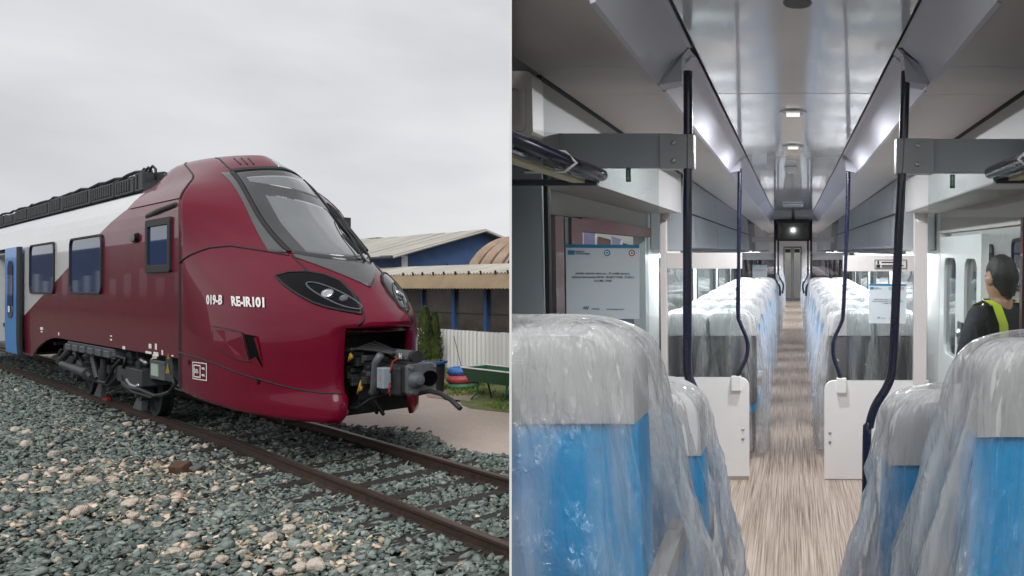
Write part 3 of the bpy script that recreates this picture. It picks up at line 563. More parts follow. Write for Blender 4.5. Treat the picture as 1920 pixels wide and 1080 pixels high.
# vents and lamp cover in the roof above the windscreen
for k_ in range(3): 
    yv = -.33 + .06 * k_; mb = MB(); mb.tube([fp(yv, 4.28, .002), fp(yv - .03, 4.15, .002)], .012, 6); mb.build('roof_vent', M['rubber'], train)
front_patch('roof_lamp_cover', lambda u: 4.27, lambda u: 4.13, lambda f: .02, lambda f: .22, 'lamp', .006, nu=6, nv=4)
# wipers
for y0, y1 in ((.12, .40), (.28, .46)):
    mb = MB(); mb.tube([fp(y0 + .06, 2.58, .03), fp(y0 + .03, 2.66, .07), fp((y0 + y1) / 2 + .02, 2.95, .09), fp(y1, 3.25, .05)], [.02, .016, .012, .01], 6); mb.build('wiper', M['rubber'], train, smooth=True)
mb = MB(); mb.tube([fp(.38, 2.72, .04), fp(.44, 3.05, .04), fp(.47, 3.45, .04)], .014, 6); mb.tube([fp(.22, 2.7, .035), fp(.26, 3.0, .035)], .012, 6); mb.build('wiper_blade', M['rubber'], train)
mb = MB(); mb.tube([fp(.50, 2.75, .05), fp(.53, 3.1, .06), fp(.53, 3.4, .05), fp(.5, 3.55, .03)], [.03, .035, .03, .015], 8); mb.build('far_pillar_fin', M['rubber'], train, smooth=True)
# headlights
HT = [(-.743, 2.387), (-.638, 2.436), (-.493, 2.444), (-.358, 2.401), (-.262, 2.317), (-.228, 2.164), (-.248, 1.996), (-.279, 1.911)]
HB = [(-.743, 2.387), (-.728, 2.288), (-.70, 2.21), (-.666, 2.144), (-.589, 2.044), (-.494, 1.984), (-.386, 1.945), (-.279, 1.905)]
def headlight(s_):
    e = empty('headlight', Matrix.Identity(4)); e.parent = train; e.matrix_local = Matrix.Identity(4)
    def lp(tab, f):
        q = f * (len(tab) - 1); i = min(int(q), len(tab) - 2); t = q - i; return (tab[i][0] + (tab[i + 1][0] - tab[i][0]) * t, tab[i][1] + (tab[i + 1][1] - tab[i][1]) * t)
    def PT(f, g, off): a, b = lp(HT, f), lp(HB, f); return tuple(fp(-s_ * (a[0] + (b[0] - a[0]) * g), a[1] + (b[1] - a[1]) * g, off))
    mb = MB(); mb.grid([[PT(f, g, .014) for f in np.linspace(0, 1, 22)] for g in np.linspace(0, 1, 10)]); o = mb.build('lens_cover', M['lens'], e, smooth=True)
    rim = [Vector(PT(f, 0, .012)) for f in np.linspace(0, 1, 22)] + [Vector(PT(f, 1, .012)) for f in np.linspace(1, 0, 22)]
    mb = MB(); mb.tube(rim, .016, 6); mb.build('headlight_rim', M['rubber'], e, smooth=True)
    c = fp(-s_ * -.375, 2.14, .02); n = nrm(-s_ * -.375, 2.14)
    oval = [fp(-s_ * (-.40 + .155 * math.cos(a) - .05 * math.sin(a)), 2.125 + .145 * math.sin(a) - .09 * math.cos(a), .02) for a in np.linspace(0, 6.283, 30)]
    mb = MB(); mb.tube(oval, .011, 6, caps=False); mb.build('light_ring', M['midgrey'], e, smooth=True)
    mb = MB(); c2 = fp(-s_ * -.44, 2.155, .016); n2 = nrm(-s_ * -.44, 2.155); mb.lathe([(.0, .012), (.045, .012), (.062, .004), (.07, .014), (.075, .0)], c2, n2, 20); mb.build('lamp', M['lamp'], e, auto=40)
    mb = MB(); c2 = fp(-s_ * -.335, 2.09, .016); mb.lathe([(.0, .004), (.035, .006), (.05, .014), (.056, .0)], c2, nrm(-s_ * -.335, 2.09), 20); mb.build('lamp', M['midgrey'], e, auto=40)
for s_ in (-1, 1): headlight(s_)
# access flap with a recessed grip beside it
FL = [(1.10, 1.727), (1.40, 1.70), (1.72, 1.655), (1.76, 1.62), (1.80, 1.45), (1.86, 1.30), (1.7, 1.31), (1.5, 1.36), (1.30, 1.43), (1.17, 1.53)]
mb = MB(); n = len(FL); mb.add([tuple(sp(a, b, .016)) for a, b in FL] + [tuple(sp(1.45, 1.53, .016))], [(i, (i + 1) % n, n) for i in range(n)]); fl = mb.build('access_flap', M['red'], train)
mb = MB(); mb.tube([sp(p.x, p.y, .008) for p in interp([(a, b, 0) for a, b in FL + [FL[0]]], 4)], .009, 6); mb.build('flap_gap', M['rubber'], fl)
mb = MB(); mb.add([tuple(sp(a, b, .006)) for a, b in ((1.77, 1.645), (1.99, 1.62), (2.07, 1.24), (1.88, 1.29))], [(0, 1, 2, 3)]); mb.build('grip_recess', M['lens'], train)
mb = MB(); mb.add([tuple(sp(a, b, .012)) for a, b in ((1.86, 1.31), (2.08, 1.22), (1.98, 1.36))] + [tuple(sp(1.95, 1.6, .012)), tuple(sp(2.0, 1.61, .012)), tuple(sp(2.08, 1.25, .012))], [(0, 1, 2), (3, 4, 5)]); mb.build('grip_cheek', M['red'], train)
for a, b in ((1.995, 1.048), (.38, 1.22)): mb = MB(); c = sp(a, b, .004); mb.lathe([(0, .004), (.035, .004), (.04, 0)], c, (0, -1, 0), 14); mb.build('bolt_hole', M['lens'], train)
# --- coupler and the gear in the nose opening
cav = MB(); cav.box(2.2, 2.25, -.8, .8, .5, 1.75); cav.build('nose_cavity', M['bogie'], train)
cav = MB(); cav.box(2.0, 2.8, -.36, .36, 1.64, 1.68); cav.build('cavity_roof', M['bogie'], train)
cp = empty('coupler', Matrix.Identity(4)); cp.parent = train; cp.matrix_local = Matrix.Identity(4)
mb = MB(); mb.box(2.2, 3.75, -.17, .17, .98, 1.3); mb.box(3.3, 3.95, -.22, .2, .93, 1.28); mb.build('drawbar', M['bogie'], cp, bevel=.03)
mb = MB(); mb.prism(rrect(.36, .38, .05, 4, 0, 1.13), 0, 4.03, 4.09); mb.build('face_plate', M['midgrey'], cp, bevel=.012)
mb = MB(); mb.lathe([(.0, .11), (.05, .10), (.09, .03), (.105, 0)], (4.09, -.07, 1.12), (1, 0, 0), 24); mb.build('coupler_cone', M['midgrey'], cp, auto=35)
mb = MB(); mb.lathe([(.095, .004), (.095, .014), (.075, .014), (.07, .003), (0, .003)], (4.09, .09, 1.13), (1, 0, 0), 24); mb.build('coupler_cup', M['lens'], cp)
for dy in (-.14, .14):
    for dz in (.98, 1.28): mb = MB(); mb.cyl((4.08, dy, dz), (4.12, dy, dz), .022, n=10); mb.build('bolt', M['steel'], cp)
mb = MB(); mb.tube([(3.62, -.05, 1.40), (4.0, -.05, 1.40)], .07, 18); mb.build('air_cylinder', M['midgrey'], cp, auto=40)
mb = MB(); mb.tube([(4.0, -.05, 1.40), (4.08, -.05, 1.40)], .074, 18); mb.build('cylinder_cap', M['rubber'], cp, auto=40); mb = MB(); mb.tube([(3.55, -.05, 1.40), (3.63, -.05, 1.40)], .076, 18); mb.build('cylinder_cap', M['rubber'], cp, auto=40)
text_on('lettering', 'H', .09, lambda a, b: (3.78 + a, -.122, 1.37 + b), M['decal'], cp, bold=.004)
for q in (3.7, 3.94): mb = MB(); mb.add([(q - .025, -.122, 1.37), (q + .025, -.122, 1.37), (q, -.122, 1.415)], [(0, 1, 2)]); mb.build('warning_mark', M['yellow'], cp)
mb = MB(); mb.box(3.66, 3.82, -.33, -.23, 1.02, 1.27); bx_ = mb.build('junction_box', mat('box_grey', (.24, .29, .34), .4, var=.1), cp, bevel=.012)
mb = MB(); mb.add([(3.72, -.334, 1.12), (3.76, -.334, 1.12), (3.76, -.334, 1.16), (3.72, -.334, 1.16)], [(0, 1, 2, 3)]); mb.build('orange_label', mat('orange', (.7, .2, .03), .5), cp)
mb = MB(); mb.box(3.88, 4.03, -.18, .18, .96, 1.3); mb.build('coupler_head', M['rubber'], cp, bevel=.02)
M['redwire'] = mat('red_wire', (.3, .03, .02), .5)
mb = MB(); mb.tube([(3.9, -.28, 1.22), (3.97, -.32, 1.24), (4.0, -.3, 1.36), (4.06, -.26, 1.4)], .01, 6); mb.build('red_wire', M['redwire'], cp); mb = MB(); mb.tube([(3.9, -.28, 1.1), (3.98, -.33, 1.1), (3.97, -.33, 1.0), (3.93, -.3, .95)], .01, 6); mb.build('red_wire', M['redwire'], cp)
mb = MB(); mb.tube([(3.66, -.28, 1.42), (3.58, -.3, 1.32), (3.55, -.3, 1.1), (3.5, -.28, .95), (3.3, -.22, .93)], .045, 10); mb.build('corrugated_hose', M['midgrey'], cp, smooth=True)
for k_ in range(5): mb = MB(); mb.tube([(2.9, -.34 + .05 * k_, 1.42), (3.15, -.32 + .05 * k_, 1.47 + .02 * k_), (3.45, -.25 + .05 * k_, 1.46), (3.7, -.15 + .03 * k_, 1.42)], .018, 6); mb.build('cable', M['rubber'], cp, smooth=True)
for k_ in range(5): mb = MB(); mb.tube([(2.75, -.3 + .1 * k_, .72 + .02 * k_), (3.0, -.26 + .08 * k_, .7 - .03 * k_), (3.25, -.2, .84), (3.5, -.1, .93)], .022, 6); mb.build('cable', M['rubber'], cp, smooth=True)
for x_, z_ in ((2.95, 1.36), (3.2, .98)): mb = MB(); mb.tube([(x_, -.3, z_ + .1), (x_ + .03, -.33, z_), (x_ - .03, -.33, z_ - .07)], [.01, .02, .012], 8); mb.lathe([(.02, -.015), (.034, -.015), (.034, .015), (.02, .015)], (x_ + .05, -.33, z_), (0, 1, 0), 14); mb.build('yellow_valve', M['yellow'], cp, smooth=True)
for i in range(26):
    x_ = random.uniform(2.5, 3.6); z_ = random.uniform(.98, 1.4); mb = MB(); a = random.uniform(.03, .09); mb.box(x_, x_ + a * 1.5, -.26 - random.random() * .06, -.14, z_, z_ + a); mb.build('fitting', M[random.choice(['bogie', 'bogie', 'bogie', 'darkgrey'])], cp, bevel=.008)
mb = MB(); hp = [S(a, b, 1, .0) for a, b in ((785, 728), (806, 733), (826, 738), (846, 750), (863, 766))]; mb.tube([(4.05, -.02, .95)] + hp[1:], .028, 10); mb.build('brake_hose', M['rubber'], cp, smooth=True)
mb = MB(); mb.box(2.5, 2.72, -.12, .12, .62, .95); mb.build('snow_plough_bracket', M['bogie'], train)
# --- bogie
bg_ = empty('bogie', Matrix.Identity(4)); bg_.parent = train; bg_.matrix_local = Matrix.Identity(4)
WX = (-8.05, -3.55)
for wx in WX:
    for s_ in (-1, 1):
        mb = MB(); mb.lathe([(0, -.07), (.2, -.07), (.22, -.04), (.36, -.03), (.38, -.07), (.45, -.07), (.455, .05), (.475, .06), (.475, .085), (0, .085)], (wx, s_ * HG - s_ * .0, .45), (0, -s_, 0), 32); mb.build('wheel', M['bogie'], bg_, auto=35)
        mb = MB(); mb.lathe([(0, .0), (.09, .0), (.1, -.05), (.17, -.05), (.18, -.2), (0, -.2)], (wx, s_ * (HG + .32), .45), (0, s_, 0), 18); mb.build('axle_box', M['darkgrey'], bg_, auto=35)
mb = MB(); fpz = [(-9.3, .78), (-8.6, .86), (-7.2, .84), (-6.6, .62), (-5.0, .62), (-4.4, .84), (-3.0, .86), (-2.3, .78), (-2.3, .66), (-3.1, .7), (-4.3, .64), (-4.9, .44), (-6.7, .44), (-7.3, .64), (-8.5, .7), (-9.3, .66)]
for s_ in (-1, 1): mb.prism(fpz, 1, s_ * 1.02, s_ * .86)
mb.build('bogie_frame', M['bogie'], bg_, bevel=.02)
p0, p1 = S(122, 636, 1, -1.22), S(215, 660, 1, -1.22)
mb = MB(); mb.box(-6.9, -3.6, -1.2, -.95, 1.02, 1.2)
for q in np.arange(-6.8, -3.8, .55): mb.box(q, q + .3, -1.25, -1.18, 1.04, 1.16)
mb.build('bolster_bracket', M['midgrey'], bg_, bevel=.015)
a, b = S(118, 683, 1, -1.2), S(165, 700, 1, -1.2); mb = MB(); mb.tube([a, a.lerp(b, .5)], .07, 14); mb.tube([a.lerp(b, .5), b], .085, 14); mb.tube([b, b + Vector((.25, 0, -.05))], .045, 12); mb.build('yaw_damper', M['darkgrey'], bg_, auto=40)
mb = MB(); q = S(122, 660, 1, -1.15); mb.tube([(-7.0, -1.1, 1.1), (-7.15, -1.15, .95), (q.x - .1, -1.18, .8)], .06, 10); mb.build('damper_bracket', M['darkgrey'], bg_)
a = S(196, 672, 1, -1.12); b = S(193, 712, 1, -1.12); mb = MB(); mb.tube([a, a.lerp(b, .5)], .05, 12); mb.tube([a.lerp(b, .5), b], .07, 12); mb.build('vertical_damper', M['darkgrey'], bg_, auto=40)
mb = MB(); c0 = S(178, 690, 1, -.9); mb.lathe([(.18, -.25), (.24, -.22), (.26, -.12), (.22, -.1), (.26, -.02), (.22, 0), (.26, .1), (.2, .2)], (-5.8, -.92, .86), (0, 0, 1), 20); mb.build('air_spring', M['rubber'], bg_, auto=50)
mb = MB(); mb.tube([(-6.5, -1.12, .95), (-6.05, -1.12, .62)], .05, 8); mb.tube([(-5.3, -1.14, .95), (-5.0, -1.14, .6)], .04, 8); mb.build('traction_rod', M['darkgrey'], bg_)
a, b = S(222, 680, 1, -1.15), S(278, 712, 1, -1.15); mb = MB(); mb.box(a.x, b.x - .3, -1.17, -.7, .66, .93); bxo = mb.build('equipment_box', M['darkgrey'], bg_, bevel=.015)
mb = MB(); mb.tube([(a.x + .4, -1.0, .94), (a.x + .75, -1.0, 1.05), (a.x + 1.0, -1.0, 1.0)], .055, 10); mb.build('box_valve', M['steel'], bg_, smooth=True)
a, b = S(284, 682, 1, -1.17), S(310, 706, 1, -1.17); mb = MB(); mb.box(a.x, b.x, -1.19, -.95, .85, 1.14); pb = mb.build('relay_box', M['midgrey'], bg_, bevel=.012)
mb = MB(); mb.box(a.x + .1, a.x + .42, -1.2, -1.19, .9, 1.08); mb.build('green_label', mat('pale_green_label', (.35, .45, .38), .5), bg_)
mb = MB(); q = S(314, 690, 1, -1.2); mb.box(q.x - .14, q.x + .16, -1.19, -1.0, q.z - .2, q.z + .28); pb2 = mb.build('relay_box', M['darkgrey'], bg_, bevel=.01)
mb = MB(); mb.add([(q.x - .09, -1.2, q.z - .08), (q.x + .11, -1.2, q.z - .08), (q.x + .01, -1.2, q.z + .08)], [(0, 1, 2)]); mb.build('warning_mark', M['yellow'], bg_)
def hang(pts, r, nm='cable', m_='rubber'): mb = MB(); mb.tube(interp(pts, 1), r, 6); mb.build(nm, M[m_], bg_, smooth=True)
for seq in ([(230, 715), (245, 728), (262, 730), (290, 742), (312, 738)], [(228, 705), (232, 722), (250, 735), (285, 745)], [(320, 700), (328, 720), (318, 735), (300, 742)], [(185, 715), (200, 718), (212, 690), (225, 675)], [(210, 670), (222, 668), (235, 672), (232, 690)], [(115, 655), (110, 668), (118, 678)], [(140, 655), (143, 670), (138, 680)]): hang([S(a, b, 1, -1.18) for a, b in seq], .028)
hang([S(a, b, 1, -1.16) for a, b in ((240, 712), (246, 722), (256, 726), (262, 722))], .035, 'hose_joint', 'steel')
for px_, py_ in ((190, 730), (265, 760)):
    q = S(px_, py_, 1, -.75); mb = MB(); mb.add([(q.x - .3, -.8, .08), (q.x + .22, -.8, .08), (q.x + .22, -.72, .08), (q.x - .3, -.72, .08), (q.x + .05, -.78, .42), (q.x + .2, -.78, .42), (q.x + .2, -.72, .42), (q.x + .05, -.72, .42)], [(0, 1, 2, 3), (0, 4, 5, 1), (1, 5, 6, 2), (2, 6, 7, 3), (3, 7, 4, 0), (4, 7, 6, 5)]); mb.build('sand_shoe', M['midgrey'], bg_)
q = S(233, 748, 2, 0); mb = MB(); mb.box(q.x - .14, q.x + .14, -.75, -.66, .0, .08); mb.build('red_wheel_clamp', M['redclamp'], bg_, bevel=.02)
for i in range(30):
    x_ = random.uniform(-9, -2.2); z_ = random.uniform(.55, 1.15); mb = MB(); a = random.uniform(.05, .16); mb.box(x_, x_ + a * 1.8, -1.05 - random.random() * .08, -.85, z_, z_ + a); mb.build('bogie_fitting', M[random.choice(['bogie', 'bogie', 'darkgrey'])], bg_, bevel=.012)
# ================================================================== YARD BEHIND THE TRAIN (train frame: x along the track, y away from the camera)
M['shedblue'] = mat('blue_wall_paint', (.05, .11, .26), .75, var=.2, vscale=2.5, bump=.15, dirt=(.075, .14, .3))
M['postblue'] = mat('blue_post', (.03, .1, .28), .6, var=.15)
M['sheet'] = mat('weathered_roof_sheet', (.42, .40, .35), .75, var=.18, vscale=1.8, stretch=(1, .3, 1), dirt=(.52, .5, .45))
M['asb'] = mat('brown_corrugated', (.27, .2, .12), .85, var=.2, vscale=.8, dirt=(.36, .28, .18))
M['vault'] = mat('pinkish_corrugated', (.36, .25, .18), .8, var=.25, vscale=2, dirt=(.46, .35, .27))
M['vaultdark'] = mat('dark_sheet_lap', (.15, .10, .07), .85)
M['fence'] = mat('white_corrugated', (.68, .69, .69), .6, var=.1, vscale=1.5, stretch=(1, 1, .2), dirt=(.76, .77, .76))
M['brownglass'] = mat('dusty_brown_glass', (.085, .07, .055), .22, var=.35, vscale=1.2, spec=.4, dirt=(.13, .11, .09))
def at(px_, py_, y): return T(px_, py_, 1, y)
def shed(name, label): return empty(name, TM, label, 'shed')
def corr_sheet(mb, x0, x1, A, B, amp, n, thick=.01, axis='x'):     # corrugated sheet between line A and line B (y,z), waves along x
    rows_ = []
    xs = np.linspace(x0, x1, n)
    ny, nz = -(B[1] - A[1]), (B[0] - A[0]); l_ = math.hypot(ny, nz); ny /= l_; nz /= l_
    for f in (0, .5, 1):
        rows_.append([(x, A[0] + (B[0] - A[0]) * f + ny * amp * math.sin(i * math.pi / 2), A[1] + (B[1] - A[1]) * f + nz * amp * math.sin(i * math.pi / 2)) for i, x in enumerate(xs)])
    mb.grid(rows_)
# main shed with gable end
sh = shed('gabled_shed', 'blue gabled shed with pale sheet roof behind the annex')
XG, YE, ZE, YA, ZA = -15.2, 9.0, 3.5, 12.66, 4.68
mb = MB(); mb.add([(XG - .5, YE + .5, -.2), (XG - .5, 2 * YA - YE - .5, -.2), (XG - .5, 2 * YA - YE - .5, ZE + .1), (XG - .5, YA, ZA - .1), (XG - .5, YE + .5, ZE + .1)], [(0, 1, 2, 3, 4)]); mb.build('gable_wall', M['shedblue'], sh)
mb = MB(); mb.box(-30, XG - .5, YE + .5, YE + .56, -.2, 3.62); mb.build('side_wall', M['shedblue'], sh)
nsh = 14; w_s = (XG + 30) / nsh
for i in range(nsh):
    for A, B, zz in (((YE - .15, ZE - .06), (YA, ZA), 0), ((2 * YA - YE + .15, ZE - .06), (YA, ZA), 0)):
        mb = MB(); x0 = -30 + i * w_s; dz = .012 * (i % 2)
        mb.add([(x0 + .01, A[0], A[1] + dz), (x0 + w_s - .01, A[0], A[1] + dz), (x0 + w_s - .01, B[0], B[1] + dz), (x0 + .01, B[0], B[1] + dz)], [(0, 1, 2, 3)]); o = mb.build('roof_sheet', M['sheet'], sh); sd = o.modifiers.new('s', 'SOLIDIFY'); sd.thickness = .03
mb = MB(); mb.tube([(XG + .02, YE - .15, ZE - .1), (XG + .02, YA, ZA - .04), (XG + .02, 2 * YA - YE + .15, ZE - .1)], .05, 6); mb.build('verge_board', M['sheet'], sh)
mb = MB(); mb.tube([(-30, YE - .17, ZE - .1), (XG, YE - .17, ZE - .1)], .05, 6); mb.build('gutter', M['darkgrey'], sh)
mb = MB(); mb.box(XG - .5, XG - .42, YE + .42, YE + .62, 0, 3.5); mb.build('corner_post', M['fence'], sh)
mb = MB(); q = at(845, 498, 11.5); mb.box(XG - .44, XG - .3, q.y - .3, q.y + .2, q.z - .15, q.z + .05); mb.build('wall_lamp', M['postblue'], sh)
# second, arched roof far behind
ah = shed('arched_shed', 'pale arched roof showing behind the gabled shed'); q = at(707, 446, 16.0)
mb = MB(); mb.grid([[(x, 16 + 2.4 * math.cos(a), q.z - 1.75 + 1.75 * math.sin(a)) for a in np.linspace(0, math.pi, 18)] for x in (q.x - 12, q.x + .6)]); mb.build('arched_roof', M['sheet'], ah, smooth=True)
mb = MB(); mb.prism([(16 + 2.35 * math.cos(a), q.z - 1.75 + 1.7 * math.sin(a)) for a in np.linspace(0, math.pi, 18)] + [(13.65, 0), (18.35, 0)], 0, q.x + .3, q.x + .4); mb.build('end_wall', M['sheet'], ah)
# annex with corrugated canopy and windows
an = shed('annex', 'low annex with brown corrugated eaves, blue posts and dusty windows')
YW = 8.0; XA0 = -17.5; XA1 = at(955, 560, 8.0).x + 2.5
mb = MB(); mb.box(XA0, XA1, YW + .03, YW + .1, -.2, .8); mb.build('dado_wall', M['shedblue'], an)
pxs = [at(px_, 580, YW).x for px_ in (745, 792, 851, 911, 990)]
pxs = [XA0, XA0 + 2.1] + [x for x in pxs if XA0 + 2.5 < x < XA1 - .3] + [XA1]
for i in range(len(pxs) - 1):
    mb = MB(); mb.box(pxs[i] + .06, pxs[i + 1] - .06, YW + .05, YW + .07, .8, 2.3); mb.build('window_pane', M['brownglass'], an)
for i, x in enumerate(pxs):
    ww_ = .16 if i != 3 else .09; mb = MB(); mb.box(x - ww_ / 2, x + ww_ / 2, YW - .03, YW + .09, -.2, 2.35); mb.build('post', M['postblue'], an)
mb = MB(); mb.box(XA0, XA1, YW + .02, YW + .06, 1.42, 1.445); mb.build('window_rail', M['darkgrey'], an)
qa, qb = at(953, 540, 7.4), at(953, 513, 7.75)
mb = MB(); corr_sheet(mb, XA0, XA1, (7.4, 2.22), (7.72, qb.z), .035, 300); o = mb.build('corrugated_eaves', M['asb'], an); o.modifiers.new('s', 'SOLIDIFY').thickness = .012
qc = at(953, 495, 9.3)
mb = MB(); corr_sheet(mb, XA0, XA1, (7.70, qb.z + .03), (9.3, max(qc.z, qb.z + .35)), .03, 300); o = mb.build('annex_roof', M['sheet'], an); o.modifiers.new('s', 'SOLIDIFY').thickness = .012
for px_ in (757, 775, 793, 813, 833, 855, 880, 902, 930, 953):
    q = at(px_, 514, 7.7); mb = MB(); mb.cyl((q.x, 7.7, qb.z), (q.x, 7.67, qb.z + .1), .03, n=8); mb.build('roof_hook', M['rubber'], an)
# vaulted roof
va = shed('vaulted_store', 'barrel vault of pinkish corrugated sheets beside the blue gable'); q = at(874, 497, 9.6); xv = q.x; zt_ = at(935, 452, 11.4).z; RV = 2.0; zc_ = zt_ - RV
for i in range(int((at(955, 480, 11.4).x + 2.5 - xv) / .72)):
    mb = MB(); x0 = xv + .18 + i * .72
    mb.grid([[(x0 + dx, 11.4 + (RV + o_) * math.cos(a), zc_ + (RV + o_) * math.sin(a)) for a in np.linspace(0, math.pi, 22)] for dx, o_ in ((0, 0), (.1, .14), (.26, .14), (.36, 0), (.72, 0))]); mb.build('vault_sheet', M['vault'], va, auto=18); mb = MB(); mb.tube([(x0 + .5, 11.4 + (RV + .01) * math.cos(a), zc_ + (RV + .01) * math.sin(a)) for a in np.linspace(0, math.pi, 22)], .05, 5); mb.build('vault_seam', M['vaultdark'], va)
mb = MB(); mb.prism([(11.4 + (RV - .05) * math.cos(a), zc_ + (RV - .05) * math.sin(a)) for a in np.linspace(0, math.pi, 22)] + [(9.45, 0), (13.35, 0)], 0, xv + .2, xv + .28); mb.build('vault_end', M['vault'], va)
# corrugated fence
YF = 6.82; fe = empty('sheet_fence', TM @ Matrix.Translation((0, YF, GZ)), 'white corrugated sheet metal fence below the annex windows', 'fence')
xf0, xf1 = at(812, 640, YF).x - 6, at(955, 640, YF).x + 2.0; nfp = 10; wf = (xf1 - xf0) / nfp
for i in range(nfp):
    x0 = xf0 + i * wf; mb = MB(); prof = []
    for k_ in range(6):
        u = x0 + wf * k_ / 6; d = wf / 6; prof += [(u, 0), (u + d * .3, 0), (u + d * .42, -.05), (u + d * .72, -.05), (u + d * .84, 0)]
    prof.append((x0 + wf - .004, 0)); dz = random.uniform(-.015, .015); mb.grid([[(a, b + .006 * (i % 2), z + dz) for a, b in prof] for z in (0.02, 1.16)]); mb.build('fence_panel', M['fence'], fe)
mb = MB(); mb.box(xf0, xf1, .04, .08, 1.0, 1.05); mb.build('fence_rail', M['darkgrey'], fe)
# verge: grass blades and ground
M['grass'] = mat('grass_blade', (.16, .27, .05), .7, var=.4, vscale=3, dirt=(.27, .32, .1))
sheet('verge', [(-30, PATH1(-30) - .1)] + [(x, PATH1(x) - .05 + .2 * math.sin(x * 1.9)) for x in np.linspace(-14, 6, 40)] + [(20, PATH1(20) - .1), (20, 9), (-30, 9)], GZ - .006, M['earth'])
q0, q1 = ground_pt(845, 742), ground_pt(905, 752)
sheet('sand_patch', [tuple(ground_pt(a, b))[:2] for a, b in ((800, 735), (850, 728), (893, 732), (898, 742), (880, 752), (840, 748), (800, 744))], GZ - .001, M['sand'])
vs_, fs_ = [], []; rs2 = np.random.RandomState(5); k_ = 0
while k_ < 16000:
    x, y = rs2.uniform(-10, 4), rs2.uniform(2.7, 6.8)
    if y < PATH1(x) + .1 * rs2.rand(): continue
    if noise.noise(Vector((x * .9, y * .9, 7))) < -.12 + .3 * rs2.rand() - .1: continue
    h = rs2.uniform(.03, .10); a = rs2.uniform(0, 6.28); b = len(vs_); dx, dy = .012 * math.cos(a), .012 * math.sin(a); lx, ly = rs2.normal(0, .03, 2)
    vs_ += [(x - dx, y - dy, GZ), (x + dx, y + dy, GZ), (x + lx, y + ly, GZ + h)]; fs_.append((b, b + 1, b + 2)); k_ += 1
mb = MB(); mb.v, mb.f = vs_, fs_; me = bpy.data.meshes.new('grass'); me.from_pydata(vs_, [], fs_); o = link('grass', me, M['grass']); o.matrix_world = TM; tag(o, 'short grass along the verge by the fence', None, None, 'stuff')
# conifers
M['conifer'] = mat('conifer_green', (.06, .11, .03), .8, var=.5, vscale=4, dirt=(.16, .21, .06))
M['bark'] = mat('bark', (.06, .045, .03), .9, var=.3)
def conifer(px_, pyb, pyt, y, wid, lab):
    b = T(px_, pyb, 1, y); t = T(px_, pyt, 1, y); h = t.z - GZ; e = empty('conifer', TM @ Matrix.Translation((b.x, y, GZ)), lab, 'shrub', 'conifers by the fence')
    mb = MB(); mb.tube([(0, 0, 0), (0, 0, h * .9)], [.04, .01], 7); mb.build('trunk', M['bark'], e)
    v, f = [], []; rg = np.random.RandomState(int(px_))
    for _ in range(2600):
        u = rg.rand() ** .8; z = .08 + u * (h - .1); rmax = wid * (math.sin(min(1, u * 3.2 + .25) * math.pi / 2)) * (1 - u) ** .55 + .02; a = rg.uniform(0, 6.283)
        r = rmax * rg.uniform(.55, 1.08) * (1 + .22 * math.sin(a * 3 + z * 6)); c = Vector((r * math.cos(a), r * math.sin(a), z)); dr = Vector((math.cos(a) * .5, math.sin(a) * .5, 1.0)).normalized(); l_ = rg.uniform(.05, .11); sd = Vector((-math.sin(a), math.cos(a), rg.normal(0, .4))).normalized() * rg.uniform(.012, .025); b_ = len(v)
        v += [c - sd, c + sd, c + dr * l_ + sd * .5, c + dr * l_ - sd * .5]; f.append((b_, b_ + 1, b_ + 2, b_ + 3))
    me = bpy.data.meshes.new('crown'); me.from_pydata([tuple(p) for p in v], [], f); link('crown', me, M['conifer'], e)
conifer(797, 700, 577, 6.1, .25, 'taller slim green conifer standing beside the train nose'); conifer(815, 700, 588, 6.35, .20, 'smaller slim green conifer next to the white fence')
# plastic tub
q = ground_pt(815, 735); tb = empty('plastic_tub', TM @ Matrix.Translation((q.x, q.y, GZ)) @ Matrix.Diagonal((.68, .68, .95, 1)), 'black plastic tub with blue rim behind the train coupler', 'tub')
mb = MB(); mb.lathe([(0, 0), (.27, 0), (.33, .72), (.31, .72), (.3, .6), (0, .6)], (0, 0, 0), (0, 0, 1), 24); mb.build('tub_body', mat('black_plastic', (.018, .02, .022), .5, var=.2), tb, auto=40)
mb = MB(); mb.lathe([(.32, .68), (.39, .69), (.4, .75), (.31, .75)], (0, 0, 0), (0, 0, 1), 24); mb.build('tub_rim', mat('blue_plastic', (.02, .12, .4), .4), tb, auto=40)
v, f = [], []
for i in range(120):
    a, r = random.uniform(0, 6.28), random.uniform(0, .27); b_ = len(v); c = Vector((r * math.cos(a), r * math.sin(a), .6)); d = Vector((random.gauss(0, .05), random.gauss(0, .05), random.uniform(.1, .24))); s_ = Vector((random.gauss(0, .03), random.gauss(0, .03), 0)); v += [tuple(c - s_), tuple(c + s_), tuple(c + d)]; f.append((b_, b_ + 1, b_ + 2))
me = bpy.data.meshes.new('seedlings'); me.from_pydata(v, [], f); link('seedlings', me, M['grass'], tb)
# painted tyres
def tyre(px_, py_, r, hh, z, col, lab, nm):
    q = ground_pt(px_, py_); o_ = MB(); pr = [(r + hh * .5 * math.cos(a), hh * .5 * math.sin(a) + hh * .5) for a in np.linspace(0, 2 * math.pi, 13)]
    o_.lathe(pr, (0, 0, 0), (0, 0, 1), 40); ob = o_.build('tyre', mat(nm, col, .55, var=.2, vscale=6, dirt=tuple(min(1, c * 1.5 + .04) for c in col)), smooth=True); ob.matrix_world = TM @ Matrix.Translation((q.x, q.y, GZ + z)); return tag(ob, lab, 'tyre', 'painted tyres of the planter')
tyre(868, 728, .27, .15, .0, (.03, .16, .07), 'green painted tyre at the bottom of the stack', 'tyre_green'); tyre(868, 728, .27, .2, .14, (.42, .05, .07), 'red painted tyre in the middle of the stack', 'tyre_red'); tyre(868, 728, .26, .18, .33, (.02, .13, .42), 'blue painted tyre on top of the stack', 'tyre_blue')
